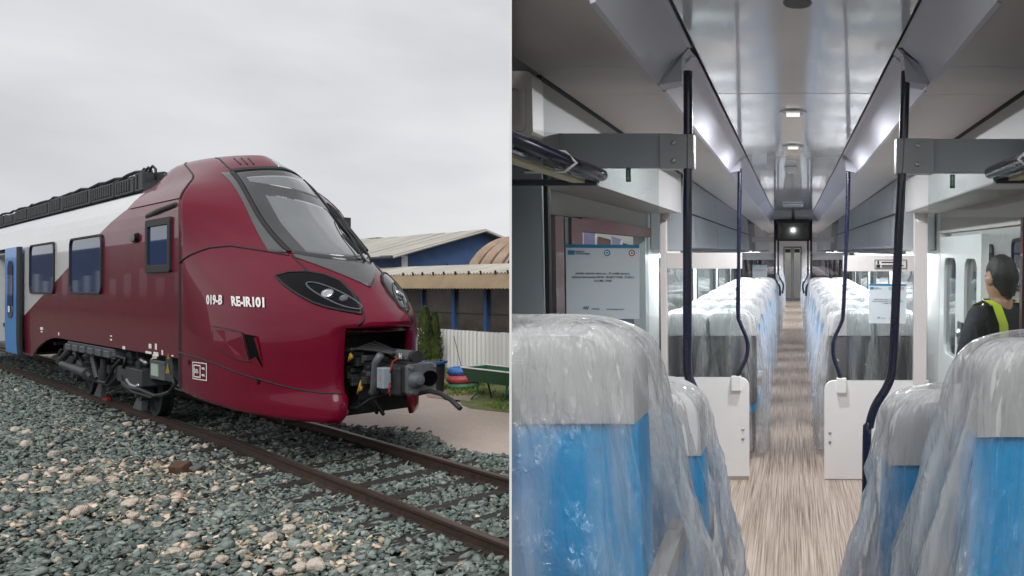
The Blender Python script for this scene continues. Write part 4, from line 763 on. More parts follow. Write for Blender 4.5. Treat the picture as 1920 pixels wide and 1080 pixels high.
q = ground_pt(868, 728); mb = MB(); a = T(851, 630, 1, q.y); mb.tube([(q.x - .02, q.y, GZ + .4), (a.x, q.y, a.z)], .008, 6); o = mb.build('thin_stick', M['bark'], M=TM); tag(o, 'thin bare stick leaning out of the painted tyres', 'stick')
# green trough on legs
ql, qr = ground_pt(893, 745), ground_pt(990, 775); tr = empty('planter_trough', TM @ Matrix.Translation((ql.x, ql.y, GZ)), 'green metal planter trough on legs by the tyres', 'planter'); M['green'] = mat('green_paint', (.012, .10, .045), .5, var=.2)
Ltr = 2.6
mb = MB(); mb.add([(0, -.18, .38), (Ltr, -.18, .38), (Ltr, .18, .38), (0, .18, .38), (-.1, -.3, .68), (Ltr + .1, -.3, .68), (Ltr + .1, .3, .68), (-.1, .3, .68)], [(0, 3, 2, 1), (0, 1, 5, 4), (1, 2, 6, 5), (2, 3, 7, 6), (3, 0, 4, 7)]); mb.build('trough', M['green'], tr)
mb = MB(); mb.tube([(-.1, -.3, .68), (Ltr + .1, -.3, .68), (Ltr + .1, .3, .68), (-.1, .3, .68), (-.1, -.3, .68)], .018, 6); mb.build('rim', M['decal'], tr)
for x in (.25, 1.3, Ltr - .25):
    for s_ in (-1, 1): mb = MB(); mb.tube([(x, s_ * .1, .4), (x + .02, s_ * .16, .12), (x - .06, s_ * .24, 0)], .02, 6); mb.build('leg', M['green'], tr)
# long workshop on the camera's side of the yard (seen only as reflections in the train's paint and glass)
wk = empty('workshop', TM @ Matrix.Translation((-14, -19, GZ)), 'long grey workshop across the yard mirrored in the train side', 'building')
mb = MB(); mb.box(-150, -28, -8, 0, 0, 7.0); mb.build('workshop_wall', mat('workshop_render', (.13, .12, .115), .85, var=.3, vscale=.6), wk)
for i in range(20):
    mb = MB(); mb.box(-140 + i * 5.3, -137.4 + i * 5.3, .0, .06, 1.2, 3.4 + (i % 3) * .5); mb.build('workshop_window', mat('workshop_glass', (.04, .05, .07), .1) if i == 0 else bpy.data.materials['workshop_glass'], wk)
# ================================================================== CARRIAGE INTERIOR (frame: origin at the camera, x right, y along the aisle, z up)
PITCH = math.atan(70 / FOC)
CM = Matrix.Translation((0, 0, CAMZ)) @ Matrix.Rotation(PITCH, 4, 'X'); CMI = CM.inverted()
CAR = []           # carriage meshes that may need trimming where the white board stands
def V(px_, py_, d):     # pixel -> carriage point at distance d along the aisle
    r = CMI.to_3x3() @ ray(px_, py_); return r * (d / r.y)
def cb(mb, name, m_, parent=None, **k):
    o = mb.build(name, M[m_] if isinstance(m_, str) else m_, parent, **k); CAR.append(o)
    if parent is None: o.matrix_world = CM
    return o
def struct(mb, name, m_, **k): o = cb(mb, name, m_, **k); o['kind'] = 'structure'; return o
PD = {}
def cthing(name, pos, label, cat, group=None, rz=0):
    o = empty(name, CM @ Matrix.Translation(pos) @ Matrix.Rotation(rz, 4, 'Z'), label, cat, group); PD[o.name] = pos[1]; return o
FILL_WATTS = 14.0  # watts per metre of the fill lamps added under the bins
HWD, FLZ, CEZ, D1, D2 = 1.12, -1.77, .715, 2.61, 5.48
M['iwhite'] = mat('interior_white', (.75, .74, .74), .38, var=.03, vscale=2)
M['icream'] = mat('interior_cream', (.62, .58, .565), .42, var=.04, vscale=2)
M['igrey'] = mat('interior_grey', (.36, .39, .41), .42, var=.05, vscale=2)
M['icove'] = mat('cove_grey', (.52, .48, .46), .5, var=.05, vscale=1.5)
M['iceil'] = mat('gloss_ceiling', (.60, .61, .62), .22, spec=.7, coat=.85, coat_rough=.055, var=.02)
M['istrip'] = mat('light_cover', (.62, .62, .69), .75, spec=.15, var=.02)
M['navypole'] = mat('navy_pole', (.006, .008, .032), .28, coat=.6, var=.2)
M['black'] = mat('matt_black', (.012, .012, .013), .6)
M['iglass'] = glass('partition_glass', (.86, .89, .885), 1.0)
M['wglass'] = glass('side_window_glass', (.93, .95, .96), .7)
M['maroon'] = mat('maroon_paint', (.06, .007, .009), .35, coat=.2)
M['seatblue'] = mat('seat_blue', (.012, .33, .72), .75, var=.12, vscale=40, bump=.15, bscale=300)
M['seatgrey'] = mat('seat_grey', (.60, .61, .625), .6, var=.06)
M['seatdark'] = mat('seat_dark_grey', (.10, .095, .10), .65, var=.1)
M['tan'] = mat('armrest_grey', (.34, .32, .31), .55)
def fill_lamp(parent, M_, sx, sy, watts, col=(.96, .98, 1)):      # added fill lamp: glowing diffuser mesh and its area light
    mb = MB(); mb.box(-sx / 2, sx / 2, -sy / 2, sy / 2, .004, .012); mt = bpy.data.materials.get('fill_diffuser') or mat('fill_diffuser', (.9, .88, .82), .5, emit=.8); o = mb.build('lamp_or_fill_strip', mt, parent, M=M_); CAR.append(o)
    l_ = bpy.data.lights.new('fill_light', 'AREA'); l_.shape = 'RECTANGLE'; l_.size = sx; l_.size_y = sy; l_.energy = watts; l_.color = col; lo = bpy.data.objects.new('fill_light', l_); C.objects.link(lo); lo.parent = parent; lo.matrix_local = M_
# floor
fm = bpy.data.materials.new('streaked_vinyl_floor'); fm.use_nodes = True; N = fm.node_tree.nodes; K = fm.node_tree.links.new; p = N['Principled BSDF']; p.inputs['Roughness'].default_value = .3; p.inputs['Specular IOR Level'].default_value = .6
t = N.new('ShaderNodeTexCoord'); mpn = N.new('ShaderNodeMapping'); mpn.inputs['Scale'].default_value = (78, 1.0, 1); K(t.outputs['Object'], mpn.inputs[0]); n = N.new('ShaderNodeTexNoise'); n.inputs['Scale'].default_value = 1.6; n.inputs['Detail'].default_value = 6; n.inputs['Roughness'].default_value = .65; K(mpn.outputs[0], n.inputs['Vector'])
r = N.new('ShaderNodeValToRGB'); e = r.color_ramp.elements; e[0].position = .33; e[0].color = (.13, .085, .062, 1); e[1].position = .70; e[1].color = (.56, .48, .41, 1); x = e.new(.47); x.color = (.33, .255, .205, 1); x = e.new(.56); x.color = (.45, .37, .31, 1); K(n.outputs[0], r.inputs[0]); K(r.outputs[0], p.inputs['Base Color'])
b = N.new('ShaderNodeBump'); b.inputs['Strength'].default_value = .08; b.inputs['Distance'].default_value = .01; K(n.outputs[0], b.inputs['Height']); K(b.outputs[0], p.inputs['Normal'])
mb = MB(); mb.box(-HWD, HWD, .9, 25.6, FLZ - .08, FLZ); struct(mb, 'floor', fm)
mb = MB(); mb.box(-HWD - .1, HWD + .1, .9, 25.6, FLZ - .3, FLZ - .081); struct(mb, 'floor_base', 'bogie')
# ceiling: glossy centre panels, black gap, light covers, coves
ce = empty('ceiling', CM, kind='structure')
ys = [1.9, 3.32, 5.6, 7.9, 10.2, 12.5, 14.6, 17, 19.5, 22, 25.5]
for i in range(len(ys) - 1):
    mb = MB(); mb.box(-.347, .361, ys[i] + .003, ys[i + 1] - .003, CEZ, CEZ + .02); cb(mb, 'ceiling_panel', 'iceil', ce, bevel=.004)
for s_, xg in ((-1, .352), (1, .368)):
    mb = MB(); mb.box(s_ * xg - .004, s_ * xg + .008, 1.95, 25.5, CEZ + .012, CEZ + .03); cb(mb, 'ceiling_gap', 'black', ce)
    for y0, y1 in ((1.75, D1 - .03), (D1 + .1, D2 - .03), (D2 + .1, 9.8), (9.85, 14.3), (14.5, 20), (20.05, 25.5)):
        mb = MB(); pr = [(.357, CEZ + .0), (.374, CEZ + .0), (.384, CEZ - .012), (.43, .665), (.462, .612), (.472, .592), (.485, .588), (.485, .63), (.385, CEZ + .03)]
        mb.prism([(s_ * a + (.012 if s_ > 0 else 0), b_) for a, b_ in pr], 1, y0, y1); cb(mb, 'light_cover', 'istrip', ce, auto=28)
    for yb in (D1, D2, 14.4): mb = MB(); mb.prism([(s_ * a, b_) for a, b_ in ((.366, CEZ), (.39, CEZ - .01), (.40, .60), (.475, .586), (.485, .63))], 1, yb - .028, yb + .06); cb(mb, 'cover_bracket', 'istrip', ce)
    for y0, y1 in ((1.65, 2.36), (2.363, D1 + .16), (D1 + .163, 5.6), (5.603, 9.8), (9.803, 14.5), (14.503, 25.5)):
        mb = MB(); mb.prism([(s_ * a, b_) for a, b_ in ((.484, .592), (.66, .595), (.80, .588), (.83, .578), (.845, .60), (.66, .62), (.484, .62))], 1, y0, y1); cb(mb, 'cove_panel', 'icove', ce, auto=30)
# speaker grille with perforations
c = V(1495, 15, 2.12); sp_ = cthing('ceiling_speaker', (c.x, c.y, CEZ - .002), 'round perforated speaker grille in the ceiling panel', 'speaker')
mb = MB(); mb.lathe([(.0, -.002), (.040, -.002), (.042, .002)], (0, 0, 0), (0, 0, 1), 28); cb(mb, 'grille_plate', mat('grille_grey', (.2, .2, .2), .5), sp_)
mb = MB()
for i in range(-7, 8):
    for j in range(-7, 8):
        a, b_ = i * .0052 + (j % 2) * .0026, j * .0046
        if math.hypot(a, b_) < .037: mb.lathe([(0, -.0026), (.0017, -.0026)], (a, b_, 0), (0, 0, 1), 6)
o = cb(mb, 'grille_holes', 'black', sp_); o['kind'] = 'stuff'
# outer roof and side walls
mb = MB(); mb.grid([[(1.3 * math.cos(a), y, .45 + .62 * math.sin(a)) for a in np.linspace(0, math.pi, 17)] for y in (1.95, 25.6)]); o = struct(mb, 'roof', 'white', smooth=True)
def wall_piece(s_, y0, y1, z0, z1, m_='iwhite', nm='wall'): mb = MB(); x0, x1 = sorted((s_ * HWD, s_ * (HWD + .09))); mb.box(x0, x1, y0, y1, z0, z1); return struct(mb, nm, m_)
WINS = [(6.0, 8.0), (8.35, 10.35), (10.7, 12.7), (13.0, 14.1), (15.6, 17.6), (18.0, 20.0), (20.4, 22.4), (22.8, 24.8)]
for s_ in (-1, 1):
    wall_piece(s_, D2 + .1, 25.6, FLZ, -.98); wall_piece(s_, D2 + .1, 25.6, -.06, .62)
    prev = D2 + .1
    for a, b_ in WINS + [(25.6, 25.6)]:
        wall_piece(s_, prev, a, -.98, -.06); prev = b_
    for i, (a, b_) in enumerate(WINS):
        t_ = empty('window', CM @ Matrix.Translation((s_ * HWD, a, -.98)), kind='structure')
        o_ = rrect(b_ - a, .92, .1, 4, (b_ - a) / 2, .46); i_ = rrect(b_ - a - .1, .82, .08, 4, (b_ - a) / 2, .46); mb = MB(); frame_poly(mb, o_, i_, lambda u, v, d: (s_ * (.03 if d else -.012), u, v)); cb(mb, 'window_frame', 'darkgrey', t_)
        mb = MB(); mb.add([(s_ * .03, .02, .02), (s_ * .03, b_ - a - .02, .02), (s_ * .03, b_ - a - .02, .9), (s_ * .03, .02, .9)], [(0, 1, 2, 3)]); cb(mb, 'pane', 'wglass', t_)
    # luggage bins above the windows
    for k_, (y0, y1) in enumerate(((D2 + .15, 7.7), (7.71, 9.9), (9.91, 12.1), (12.11, 13.2), (15.4, 19.5), (19.51, 24.5))):
        sd = 'left' if s_ < 0 else 'right'; nth = ('nearest', 'second', 'third', 'fourth', 'fifth', 'last')[k_]
        t_ = cthing('luggage_bin', (s_ * .83, y0, 0), f'grey overhead luggage bin, {nth} beyond the white panels on the {sd} side', 'luggage bin', 'overhead luggage bins')
        mb = MB(); mb.prism([(s_ * a, b_) for a, b_ in ((0, .57), (-.015, .30), (-.03, .03), (.0, 0), (.28, .0), (.28, .57))], 1, 0, y1 - y0); cb(mb, 'bin_body', 'igrey', t_, bevel=.008)
        mb = MB(); mb.box(*sorted((s_ * -.034, s_ * -.02)), 0.05, y1 - y0 - .05, .285, .293); cb(mb, 'bin_seam', 'black', t_)
        mb = MB(); mb.box(*sorted((s_ * -.03, s_ * .05)), 0.0, y1 - y0, -.03, -.002); cb(mb, 'edge_rail', 'midgrey', t_)
        fill_lamp(t_, Matrix.Translation((s_ * .14, (y1 - y0) / 2, -.02)), .09, y1 - y0 - .1, FILL_WATTS * (y1 - y0))  # fill lamp added under the bin to brighten the saloon
# vestibule side walls with doorway
wall_piece(-1, 2.9, 3.25, FLZ, .62, 'igrey'); wall_piece(-1, 5.46, D2 + .1, FLZ, .62, 'igrey'); wall_piece(-1, 3.25, 5.46, .17, .62, 'icove')
wall_piece(1, 1.0, 3.45, FLZ, -1.0, 'igrey'); wall_piece(1, 5.5, D2 + .1, FLZ, .62); wall_piece(1, 3.0, 5.5, .13, .62, 'icove')
for s_, m_ in ((-1, 'maroon'), (1, 'maroon')):
    t_ = cthing('door_frame', (s_ * HWD, 3.25 if s_ < 0 else 3.42, FLZ), 'dark maroon frame of the %s doorway beyond the glass' % ('left' if s_ < 0 else 'right'), 'door frame')
    mb = MB(); mb.box(-.03, .05, 0, .12 if s_ < 0 else .04, 0, 1.93); cb(mb, 'jamb', m_, t_)
    if s_ < 0: mb = MB(); mb.box(-.02, .04, .17, .22, 0, 1.93); cb(mb, 'jamb', 'rubber', t_)
    if s_ < 0: mb = MB(); mb.box(-.03, .05, .24, .42, 0, 1.93); cb(mb, 'jamb', m_, t_)
    if s_ < 0: mb = MB(); mb.box(-.03, .05, .42, 2.2, 1.87, 1.94); cb(mb, 'door_head', m_, t_)
# upper panels over the vestibule and the equipment box
for s_ in (-1, 1):
    sd = 'left' if s_ < 0 else 'right'
    t_ = cthing('header_panel', (s_ * .84, 2.42, .28), f'cream header panel above the {sd} vestibule door', 'panel'); mb = MB(); mb.box(*sorted((0, s_ * .28)), 0, D2 - 2.42 - .05, 0, .295); cb(mb, 'header_face', mat('header_grey', (.40, .39, .39), .5) if s_ < 0 else bpy.data.materials['header_grey'], t_, bevel=.01)
    mb = MB(); mb.box(*sorted((-s_ * .004, s_ * .01)), -.0, D2 - 2.5, .285, .302); cb(mb, 'header_seam', 'black', t_)
    t_ = cthing('equipment_cabinet', (s_ * .97, 2.32, .36), f'pale overhead cabinet end beside the {sd} luggage rack', 'cabinet'); mb = MB(); mb.prism(rrect(.28, .21, .02, 3, 0, .105), 1, 0, .1); cb(mb, 'cabinet_body', 'icream', t_, bevel=.008)
    mb = MB(); frame_poly(mb, rrect(.2, .15, .02, 3, -.02 * s_, .095), rrect(.17, .12, .02, 3, -.02 * s_, .095), lambda a, b_, d: (a, -.008 * d, b_)); cb(mb, 'cabinet_trim', 'icream', t_)
# left interior wall piece of the far end, far bulkhead and sliding door
DE = 25.3
mb = MB(); mb.box(-HWD, -.34, DE, DE + .05, FLZ, .72); mb.box(.30, HWD, DE, DE + .05, FLZ, .72); mb.box(-.34, .30, DE, DE + .05, .16, .72); struct(mb, 'end_wall', 'iwhite')
for k_, (x0, x1) in enumerate(((-.34, -.022), (-.018, .30))):
    t_ = cthing('sliding_door', (x0, DE - .01, FLZ), 'glazed sliding door leaf at the far end, %s of the pair' % ('left' if k_ == 0 else 'right'), 'door')
    w_ = x1 - x0; mb = MB(); frame_poly(mb, rrect(w_, 1.92, .01, 2, w_ / 2, .96), rrect(w_ - .09, 1.74, .02, 2, w_ / 2, .98), lambda a, b_, d: (a, -.05 * d, b_)); cb(mb, 'door_frame', 'midgrey', t_)
    mb = MB(); mb.box(.04, w_ - .04, -.03, -.025, .1, 1.85); cb(mb, 'door_pane', 'iglass', t_); mb = MB(); mb.box(.06, w_ - .06, -.055, -.035, 1.70, 1.83); cb(mb, 'door_sign', 'black', t_)
mb = MB(); mb.box(-HWD, HWD, DE + 1.6, DE + 1.65, FLZ, .72); struct(mb, 'wall', 'icream'); mb = MB(); mb.box(-HWD, HWD, DE, DE + 1.6, FLZ - .02, FLZ - .001); struct(mb, 'floor', fm)
# screen hanging from the ceiling
a, b_ = V(1455, 411, 14.3), V(1519, 452, 14.3); t_ = cthing('display_screen', ((a.x + b_.x) / 2, 14.3, b_.z), 'black display screen hanging under the ceiling above the aisle', 'screen')
w_, h_ = b_.x - a.x, a.z - b_.z; mb = MB(); mb.prism(rrect(w_, h_, .03, 3, 0, h_ / 2), 1, 0, .09); cb(mb, 'casing', 'black', t_, bevel=.008); mb = MB(); mb.box(-w_ / 2 + .035, w_ / 2 - .035, -.006, -.002, .04, h_ - .07); cb(mb, 'screen_glass', mat('screen_glass', (.02, .018, .016), .06, spec=1.0, coat=.6), t_)
mb = MB(); mb.tube([(0, .05, h_), (0, .05, CEZ - b_.z + .02)], .03, 8); cb(mb, 'bracket', 'midgrey', t_)
mb = MB(); mb.box(-.4, .4, .1, .2, h_ - .08, CEZ - b_.z + .01); cb(mb, 'bulkhead', 'iwhite', t_)
# ------------------------------------------------------------------ partitions
def pole(name, pts, r, label, grp):
    pts = [Vector(p_) for p_ in pts]; fine = []
    for i in range(len(pts) - 1):
        p0, p1, p2, p3 = pts[max(i - 1, 0)], pts[i], pts[i + 1], pts[min(i + 2, len(pts) - 1)]
        for k_ in range(6):
            u = k_ / 6; fine.append(.5 * ((2 * p1) + (p2 - p0) * u + (2 * p0 - 5 * p1 + 4 * p2 - p3) * u * u + (3 * p1 - p0 - 3 * p2 + p3) * u ** 3))
    fine.append(pts[-1]); mb = MB(); mb.tube(fine, r, 14); o = cb(mb, name, 'navypole', smooth=True); return tag(o, label, 'pole', grp)
for sd, top, bot in (('left', (1290, 150), ((1290, 260), (1289, 420), (1289, 600), (1289, 690), (1299, 725), (1318, 762), (1327, 800), (1330, 850))), ('right', (1698, 150), ((1694, 260), (1686, 420), (1678, 600), (1673, 690), (1663, 725), (1641, 762), (1630, 800), (1625, 850)))):
    q = V(*top, D1); pole('handrail_pole', [(q.x, q.y, .64)] + [V(a, b_, D1) for a, b_ in bot] + [Vector((V(*bot[-1], D1).x, D1, FLZ))], .0165, f'thick navy handrail pole at the near {sd} glass partition', 'navy handrail poles')
for sd, top, bot in (('left', (1387, 315), ((1386, 400), (1385, 500), (1384, 585), (1388, 605), (1399, 632), (1402, 650), (1399, 672), (1386, 698), (1381, 716))), ('right', (1591, 315), ((1589, 400), (1585, 500), (1581, 585), (1577, 605), (1565, 632), (1562, 650), (1564, 672), (1573, 698), (1577, 716)))):
    q = V(*top, D2); pole('handrail_pole', [(q.x, q.y, .62)] + [V(a, b_, D2) for a, b_ in bot], .0165, f'navy handrail pole with a kink above the {sd} white panel', 'navy handrail poles')
def rect_obj(name, m_, x0, y0, x1, y1, d, th, parent, base, bev=.004, r=None, corners=(1, 1, 1, 1)):
    a, b_ = V(x0, y0, d), V(x1, y1, d); xa, xb = sorted((a.x, b_.x)); za, zb = sorted((a.z, b_.z)); mb = MB()
    pl = rrect(xb - xa, zb - za, r or .003, 4, (xa + xb) / 2 - base[0], (za + zb) / 2 - base[2], corners); yo = d - PD[parent.name]; mb.prism(pl, 1, yo, yo + th); return cb(mb, name, m_, parent, bevel=bev)
def poster(name, x0, y0, x1, y1, d, label, tilt=0.0):
    a, b_ = V(x0, y0, d), V(x1, y1, d); w_, h_ = b_.x - a.x, a.z - b_.z; t_ = empty(name, CM @ Matrix.Translation((a.x, d, b_.z)) @ Matrix.Rotation(tilt, 4, 'Y'), label, 'poster', 'white notices on the glass')
    mb = MB(); mb.box(0, w_, 0, .003, 0, h_); cb(mb, 'paper', mat('notice_paper', (.58, .63, .67), .7, spec=.2) if 'notice_paper' not in bpy.data.materials else bpy.data.materials['notice_paper'], t_)
    mat_b = bpy.data.materials.get('notice_blue') or mat('notice_blue', (.02, .18, .34), .5); mat_t = bpy.data.materials.get('notice_text') or mat('notice_text', (.05, .07, .10), .6); mat_o = bpy.data.materials.get('notice_orange') or mat('notice_orange', (.30, .05, .03), .6)
    k_ = w_ / .27; mb = MB(); mb.box(0, w_, -.002, 0, h_ * .955, h_); cb(mb, 'top_band', mat_b, t_)
    mb = MB(); mb.box(.007 * k_, .032 * k_, -.002, 0, h_ * .86, h_ * .92); cb(mb, 'flag', mat_b, t_)
    def tx(s_, x, z, wd, size): o = text_on('notice_line', s_, size * k_, lambda u, v: (x * k_ + u, -.0025, z * h_ + v), mat_t, t_, width=wd * k_, bold=.0002); CAR.append(o)
    tx('Finanțat de', .036, .895, .033, .009); tx('Uniunea Europeană', .036, .868, .052, .009)
    for cx_, m_ in ((.152, mat_b), (.243, mat_o)):
        mb = MB(); mb.lathe([(.0, .002), (.0115 * k_, .002), (.0115 * k_, 0)], (cx_ * k_, 0, h_ * .89), (0, -1, 0), 20); o = cb(mb, 'emblem', m_, t_)
        mb = MB(); mb.lathe([(.004 * k_, .003), (.0075 * k_, .003)], (cx_ * k_, 0, h_ * .89), (0, -1, 0), 16); cb(mb, 'emblem_ring', 'decal', t_)
    tx('achiziție material rulant nou - 37 unități electrice', .035, .60, .20, .0105); tx('acționare interregionale (RE-IR) - PROIECT PNRR - ETAPA II', .022, .55, .228, .0105); tx('Cod SMIS: 174382', .103, .50, .066, .0105)
    tx('ARF', .062, .125, .022, .017); tx('AUTORITATEA', .093, .125, .03, .006); tx('www.proiecte.pnrr.gov.ro', .148, .125, .066, .006)
    return t_
for sd in ('left', 'right'):
    Lf = sd == 'left'
    # --- partition 1: glass with top beam
    bx_ = (0, 0, 0)
    g1 = cthing('glass_partition', (0, D1, 0), f'near {sd} glass partition with grey top beam and bolted bracket', 'partition', 'glass partitions')
    if Lf:
        rect_obj('top_beam', 'igrey', 700, 250, 1262, 314, D1, .035, g1, bx_); rect_obj('bracket', mat('bracket_grey', (.36, .375, .385), .4), 1236, 251, 1301, 316, D1 - .016, .06, g1, bx_, bev=.012)
        rect_obj('glass_pane', 'iglass', 1024, 314, 1238, 760, D1 + .012, .008, g1, bx_, bev=0); rect_obj('side_panel', 'igrey', 700, 314, 1026, 1000, D1 + .004, .03, g1, bx_); rect_obj('edge_seal', 'black', 1026, 330, 1030, 1000, D1, .03, g1, bx_, bev=0)
        bolts = ((1262, 268), (1262, 302))
    else:
        rect_obj('top_beam', 'igrey', 1722, 260, 2300, 324, D1, .035, g1, bx_); rect_obj('bracket', bpy.data.materials['bracket_grey'], 1681, 259, 1752, 325, D1 - .016, .06, g1, bx_, bev=.012)
        rect_obj('glass_pane', 'iglass', 1742, 324, 2010, 760, D1 + .012, .008, g1, bx_, bev=0); rect_obj('side_panel', 'igrey', 2010, 324, 2300, 1000, D1 + .004, .03, g1, bx_)
        bolts = ((1721, 273), (1720, 308))
    for q in bolts: c = V(*q, D1 - .018); mb = MB(); mb.lathe([(.0, .001), (.004, .001), (.004, .004), (.008, .003), (.009, 0)], c - Vector((0, D1, 0)), (0, -1, 0), 14); cb(mb, 'bolt', 'steel', g1)
    # arrow sign seen on the glass
    q = (1178, 328) if Lf else (1786, 340); c = V(*q, D1 + .03); sg = cthing('exit_sign', (c.x, c.y, c.z), f'small green arrow sign high on the {sd} glass partition', 'sign'); mb = MB(); mb.box(-.009, .009, 0, .003, -.025, .025); cb(mb, 'sign_plate', mat('sign_green', (.03, .45, .22), .5) if Lf else bpy.data.materials['sign_green'], sg)
    mb = MB(); mb.add([(-.002, -.001, .018), (.002, -.001, .018), (.002, -.001, -.008), (.006, -.001, -.008), (0, -.001, -.02), (-.006, -.001, -.008), (-.002, -.001, -.008)], [(0, 1, 2, 6), (3, 4, 5)]); cb(mb, 'arrow', 'decal', sg)
    # --- partition 2: white panel, glass, cream beam, post
    g2 = cthing('aisle_partition', (0, D2, 0), f'white {sd} aisle partition panel with glass above and cream beam', 'partition', 'aisle partitions')
    if Lf:
        rect_obj('panel', 'iwhite', 1216, 708, 1405, 893, D2, .03, g2, bx_, bev=.006, r=.07, corners=(0, 1, 0, 0)); rect_obj('kick_strip', mat('kick_brown', (.34, .29, .25), .5), 1222, 893, 1404, 905, D2 + .002, .026, g2, bx_)
        rect_obj('glass_pane', 'iglass', 1252, 503, 1388, 712, D2 + .012, .008, g2, bx_, bev=0); rect_obj('beam', 'icream', 1250, 474, 1391, 504, D2 - .01, .045, g2, bx_, bev=.006)
        rect_obj('post', 'icream', 1236, 318, 1253, 905, D2 - .02, .06, g2, bx_, bev=.012); rect_obj('post_bracket', 'iwhite', 1240, 318, 1256, 412, D2 - .03, .05, g2, bx_, bev=.012, r=.02); rect_obj('pole_socket', 'iwhite', 1371, 706, 1389, 733, D2 - .035, .05, g2, bx_, bev=.006)
        bolts = ((1393, 805), (1393, 823))
    else:
        rect_obj('panel', 'iwhite', 1546, 714, 1740, 898, D2, .03, g2, bx_, bev=.006, r=.07, corners=(0, 0, 1, 0)); rect_obj('kick_strip', bpy.data.materials['kick_brown'], 1547, 898, 1740, 911, D2 + .002, .026, g2, bx_)
        rect_obj('glass_pane', 'iglass', 1588, 508, 1716, 718, D2 + .012, .008, g2, bx_, bev=0); rect_obj('beam', 'icream', 1581, 479, 1722, 509, D2 - .01, .045, g2, bx_, bev=.006)
        rect_obj('post', 'icream', 1716, 322, 1735, 905, D2 - .02, .06, g2, bx_, bev=.012); rect_obj('post_bracket', 'iwhite', 1720, 322, 1736, 418, D2 - .03, .05, g2, bx_, bev=.012, r=.02); rect_obj('pole_socket', 'iwhite', 1569, 710, 1587, 737, D2 - .035, .05, g2, bx_, bev=.006)
        bolts = ((1556, 812), (1556, 829))
        pic = rect_obj('pictogram_plate', 'icream', 1640, 488, 1700, 504, D2 - .0115, .001, g2, bx_, bev=0)
        mb = MB()
        for x0, y0, x1, y1 in ((1640, 487, 1700, 488), (1640, 503, 1700, 504), (1640, 487, 1641, 504), (1699, 487, 1700, 504), (1643, 496, 1650, 502), (1645, 489, 1648, 495), (1653, 491, 1680, 493), (1653, 497, 1694, 499), (1653, 500, 1690, 501.5)):
            a, b_ = V(x0, y0, D2 - .013), V(x1, y1, D2 - .013); mb.add([(a.x, -.014, a.z), (b_.x, -.014, a.z), (b_.x, -.014, b_.z), (a.x, -.014, b_.z)], [(0, 1, 2, 3)])
        o = cb(mb, 'pictogram', 'black', g2); o['kind'] = 'stuff'
    for q in bolts: c = V(*q, D2 - .002); mb = MB(); mb.lathe([(.0, .006), (.006, .006), (.011, .002), (.012, 0)], c - Vector((0, D2, 0)), (0, -1, 0), 14); cb(mb, 'bolt', 'steel', g2)
    # --- luggage rack edge
    s_ = -1 if Lf else 1; rk = cthing('luggage_rack', (s_ * .66, 1.2, .26), f'luggage rack with dark blue tubular edge at the upper {sd} side', 'luggage rack', 'luggage racks')
    ye = 2.50 - 1.2 if Lf else 2.42 - 1.2
    mb = MB(); mb.tube([(0, 0, 0), (0, ye, 0)], .021, 16); mb.lathe([(.021, 0), (.018, .012), (.008, .02), (.0, .022)], (0, ye, 0), (0, 1, 0), 16); cb(mb, 'edge_tube', 'navypole', rk, auto=50)
    mb = MB(); mb.box(*sorted((0, s_ * .4)), 0, ye - .03, -.03, -.018); cb(mb, 'shelf', mat('mirror_shelf', (.10, .10, .11), .06, metal=.6) if Lf else bpy.data.materials['mirror_shelf'], rk)
    mb = MB(); mb.tube([(s_ * .02, ye - .42, .024), (0, ye - .4, .026), (-s_ * .03, ye - .39, -.005), (0, ye - .4, -.03), (s_ * .11, ye - .42, -.034)], .005, 8); cb(mb, 'hook', 'iwhite', rk, smooth=True)
    mb = MB(); mb.box(*sorted((s_ * .03, s_ * .07)), .2, ye - .1, -.036, -.0305); cb(mb, 'lamp_or_fill_strip', mat('lamp_yellow', (.7, .62, .38), .4) if Lf else bpy.data.materials['lamp_yellow'], rk)
    mb = MB(); mb.box(*sorted((s_ * .0, s_ * .38)), ye - .06, ye - .035, -.04, -.0305); cb(mb, 'end_bar', 'midgrey', rk)
poster('notice', 1060, 458, 1199, 597, D1 - .002, 'large white notice with blue top band on the near left glass', .008)
poster('notice', 1629, 532, 1698, 606, D2 + .006, 'white notice on the glass above the right white panel', .012)
poster('notice', 1411, 496, 1438, 521, 14.35, 'small distant white notice on the far left glass partition')

for nm, yv in (('nearer', 3.75), ('farther', 4.95)):  # two fill lamps added to brighten the vestibule
    t_ = cthing('fill_downlight', (.0, yv, CEZ - .004), f'small round added fill lamp in the middle of the glossy ceiling, {nm} of the pair', 'lamp', 'added vestibule fill lamps'); mb = MB(); mb.lathe([(.0, .0), (.05, .0), (.055, -.006), (.07, -.004), (.072, .01)], (0, 0, 0), (0, 0, 1), 22); cb(mb, 'fill_lamp_ring', 'steel', t_, auto=40)
    fill_lamp(t_, Matrix.Translation((0, 0, -.02)), .07, .07, 26.0, (.95, .98, 1))
t_ = cthing('smoke_detector', (-.02, 6.2, CEZ - .004), 'small round smoke detector on the ceiling beyond the fill lamps', 'detector'); mb = MB(); mb.lathe([(.0, -.05), (.03, -.048), (.05, -.03), (.055, 0)], (0, 0, 0), (0, 0, 1), 20); cb(mb, 'detector_body', 'iwhite', t_, auto=40)
t_ = cthing('ceiling_vent', (0, 11.2, CEZ - .004), 'pale rectangular air vent in the ceiling before the screen', 'vent'); mb = MB(); mb.box(-.16, .16, -.25, .25, -.02, 0); cb(mb, 'vent_frame', 'iwhite', t_, bevel=.01)
for k_ in range(5): mb = MB(); mb.box(-.13, .13, -.2 + k_ * .09, -.16 + k_ * .09, -.026, -.02); cb(mb, 'vent_slot', 'igrey', t_)
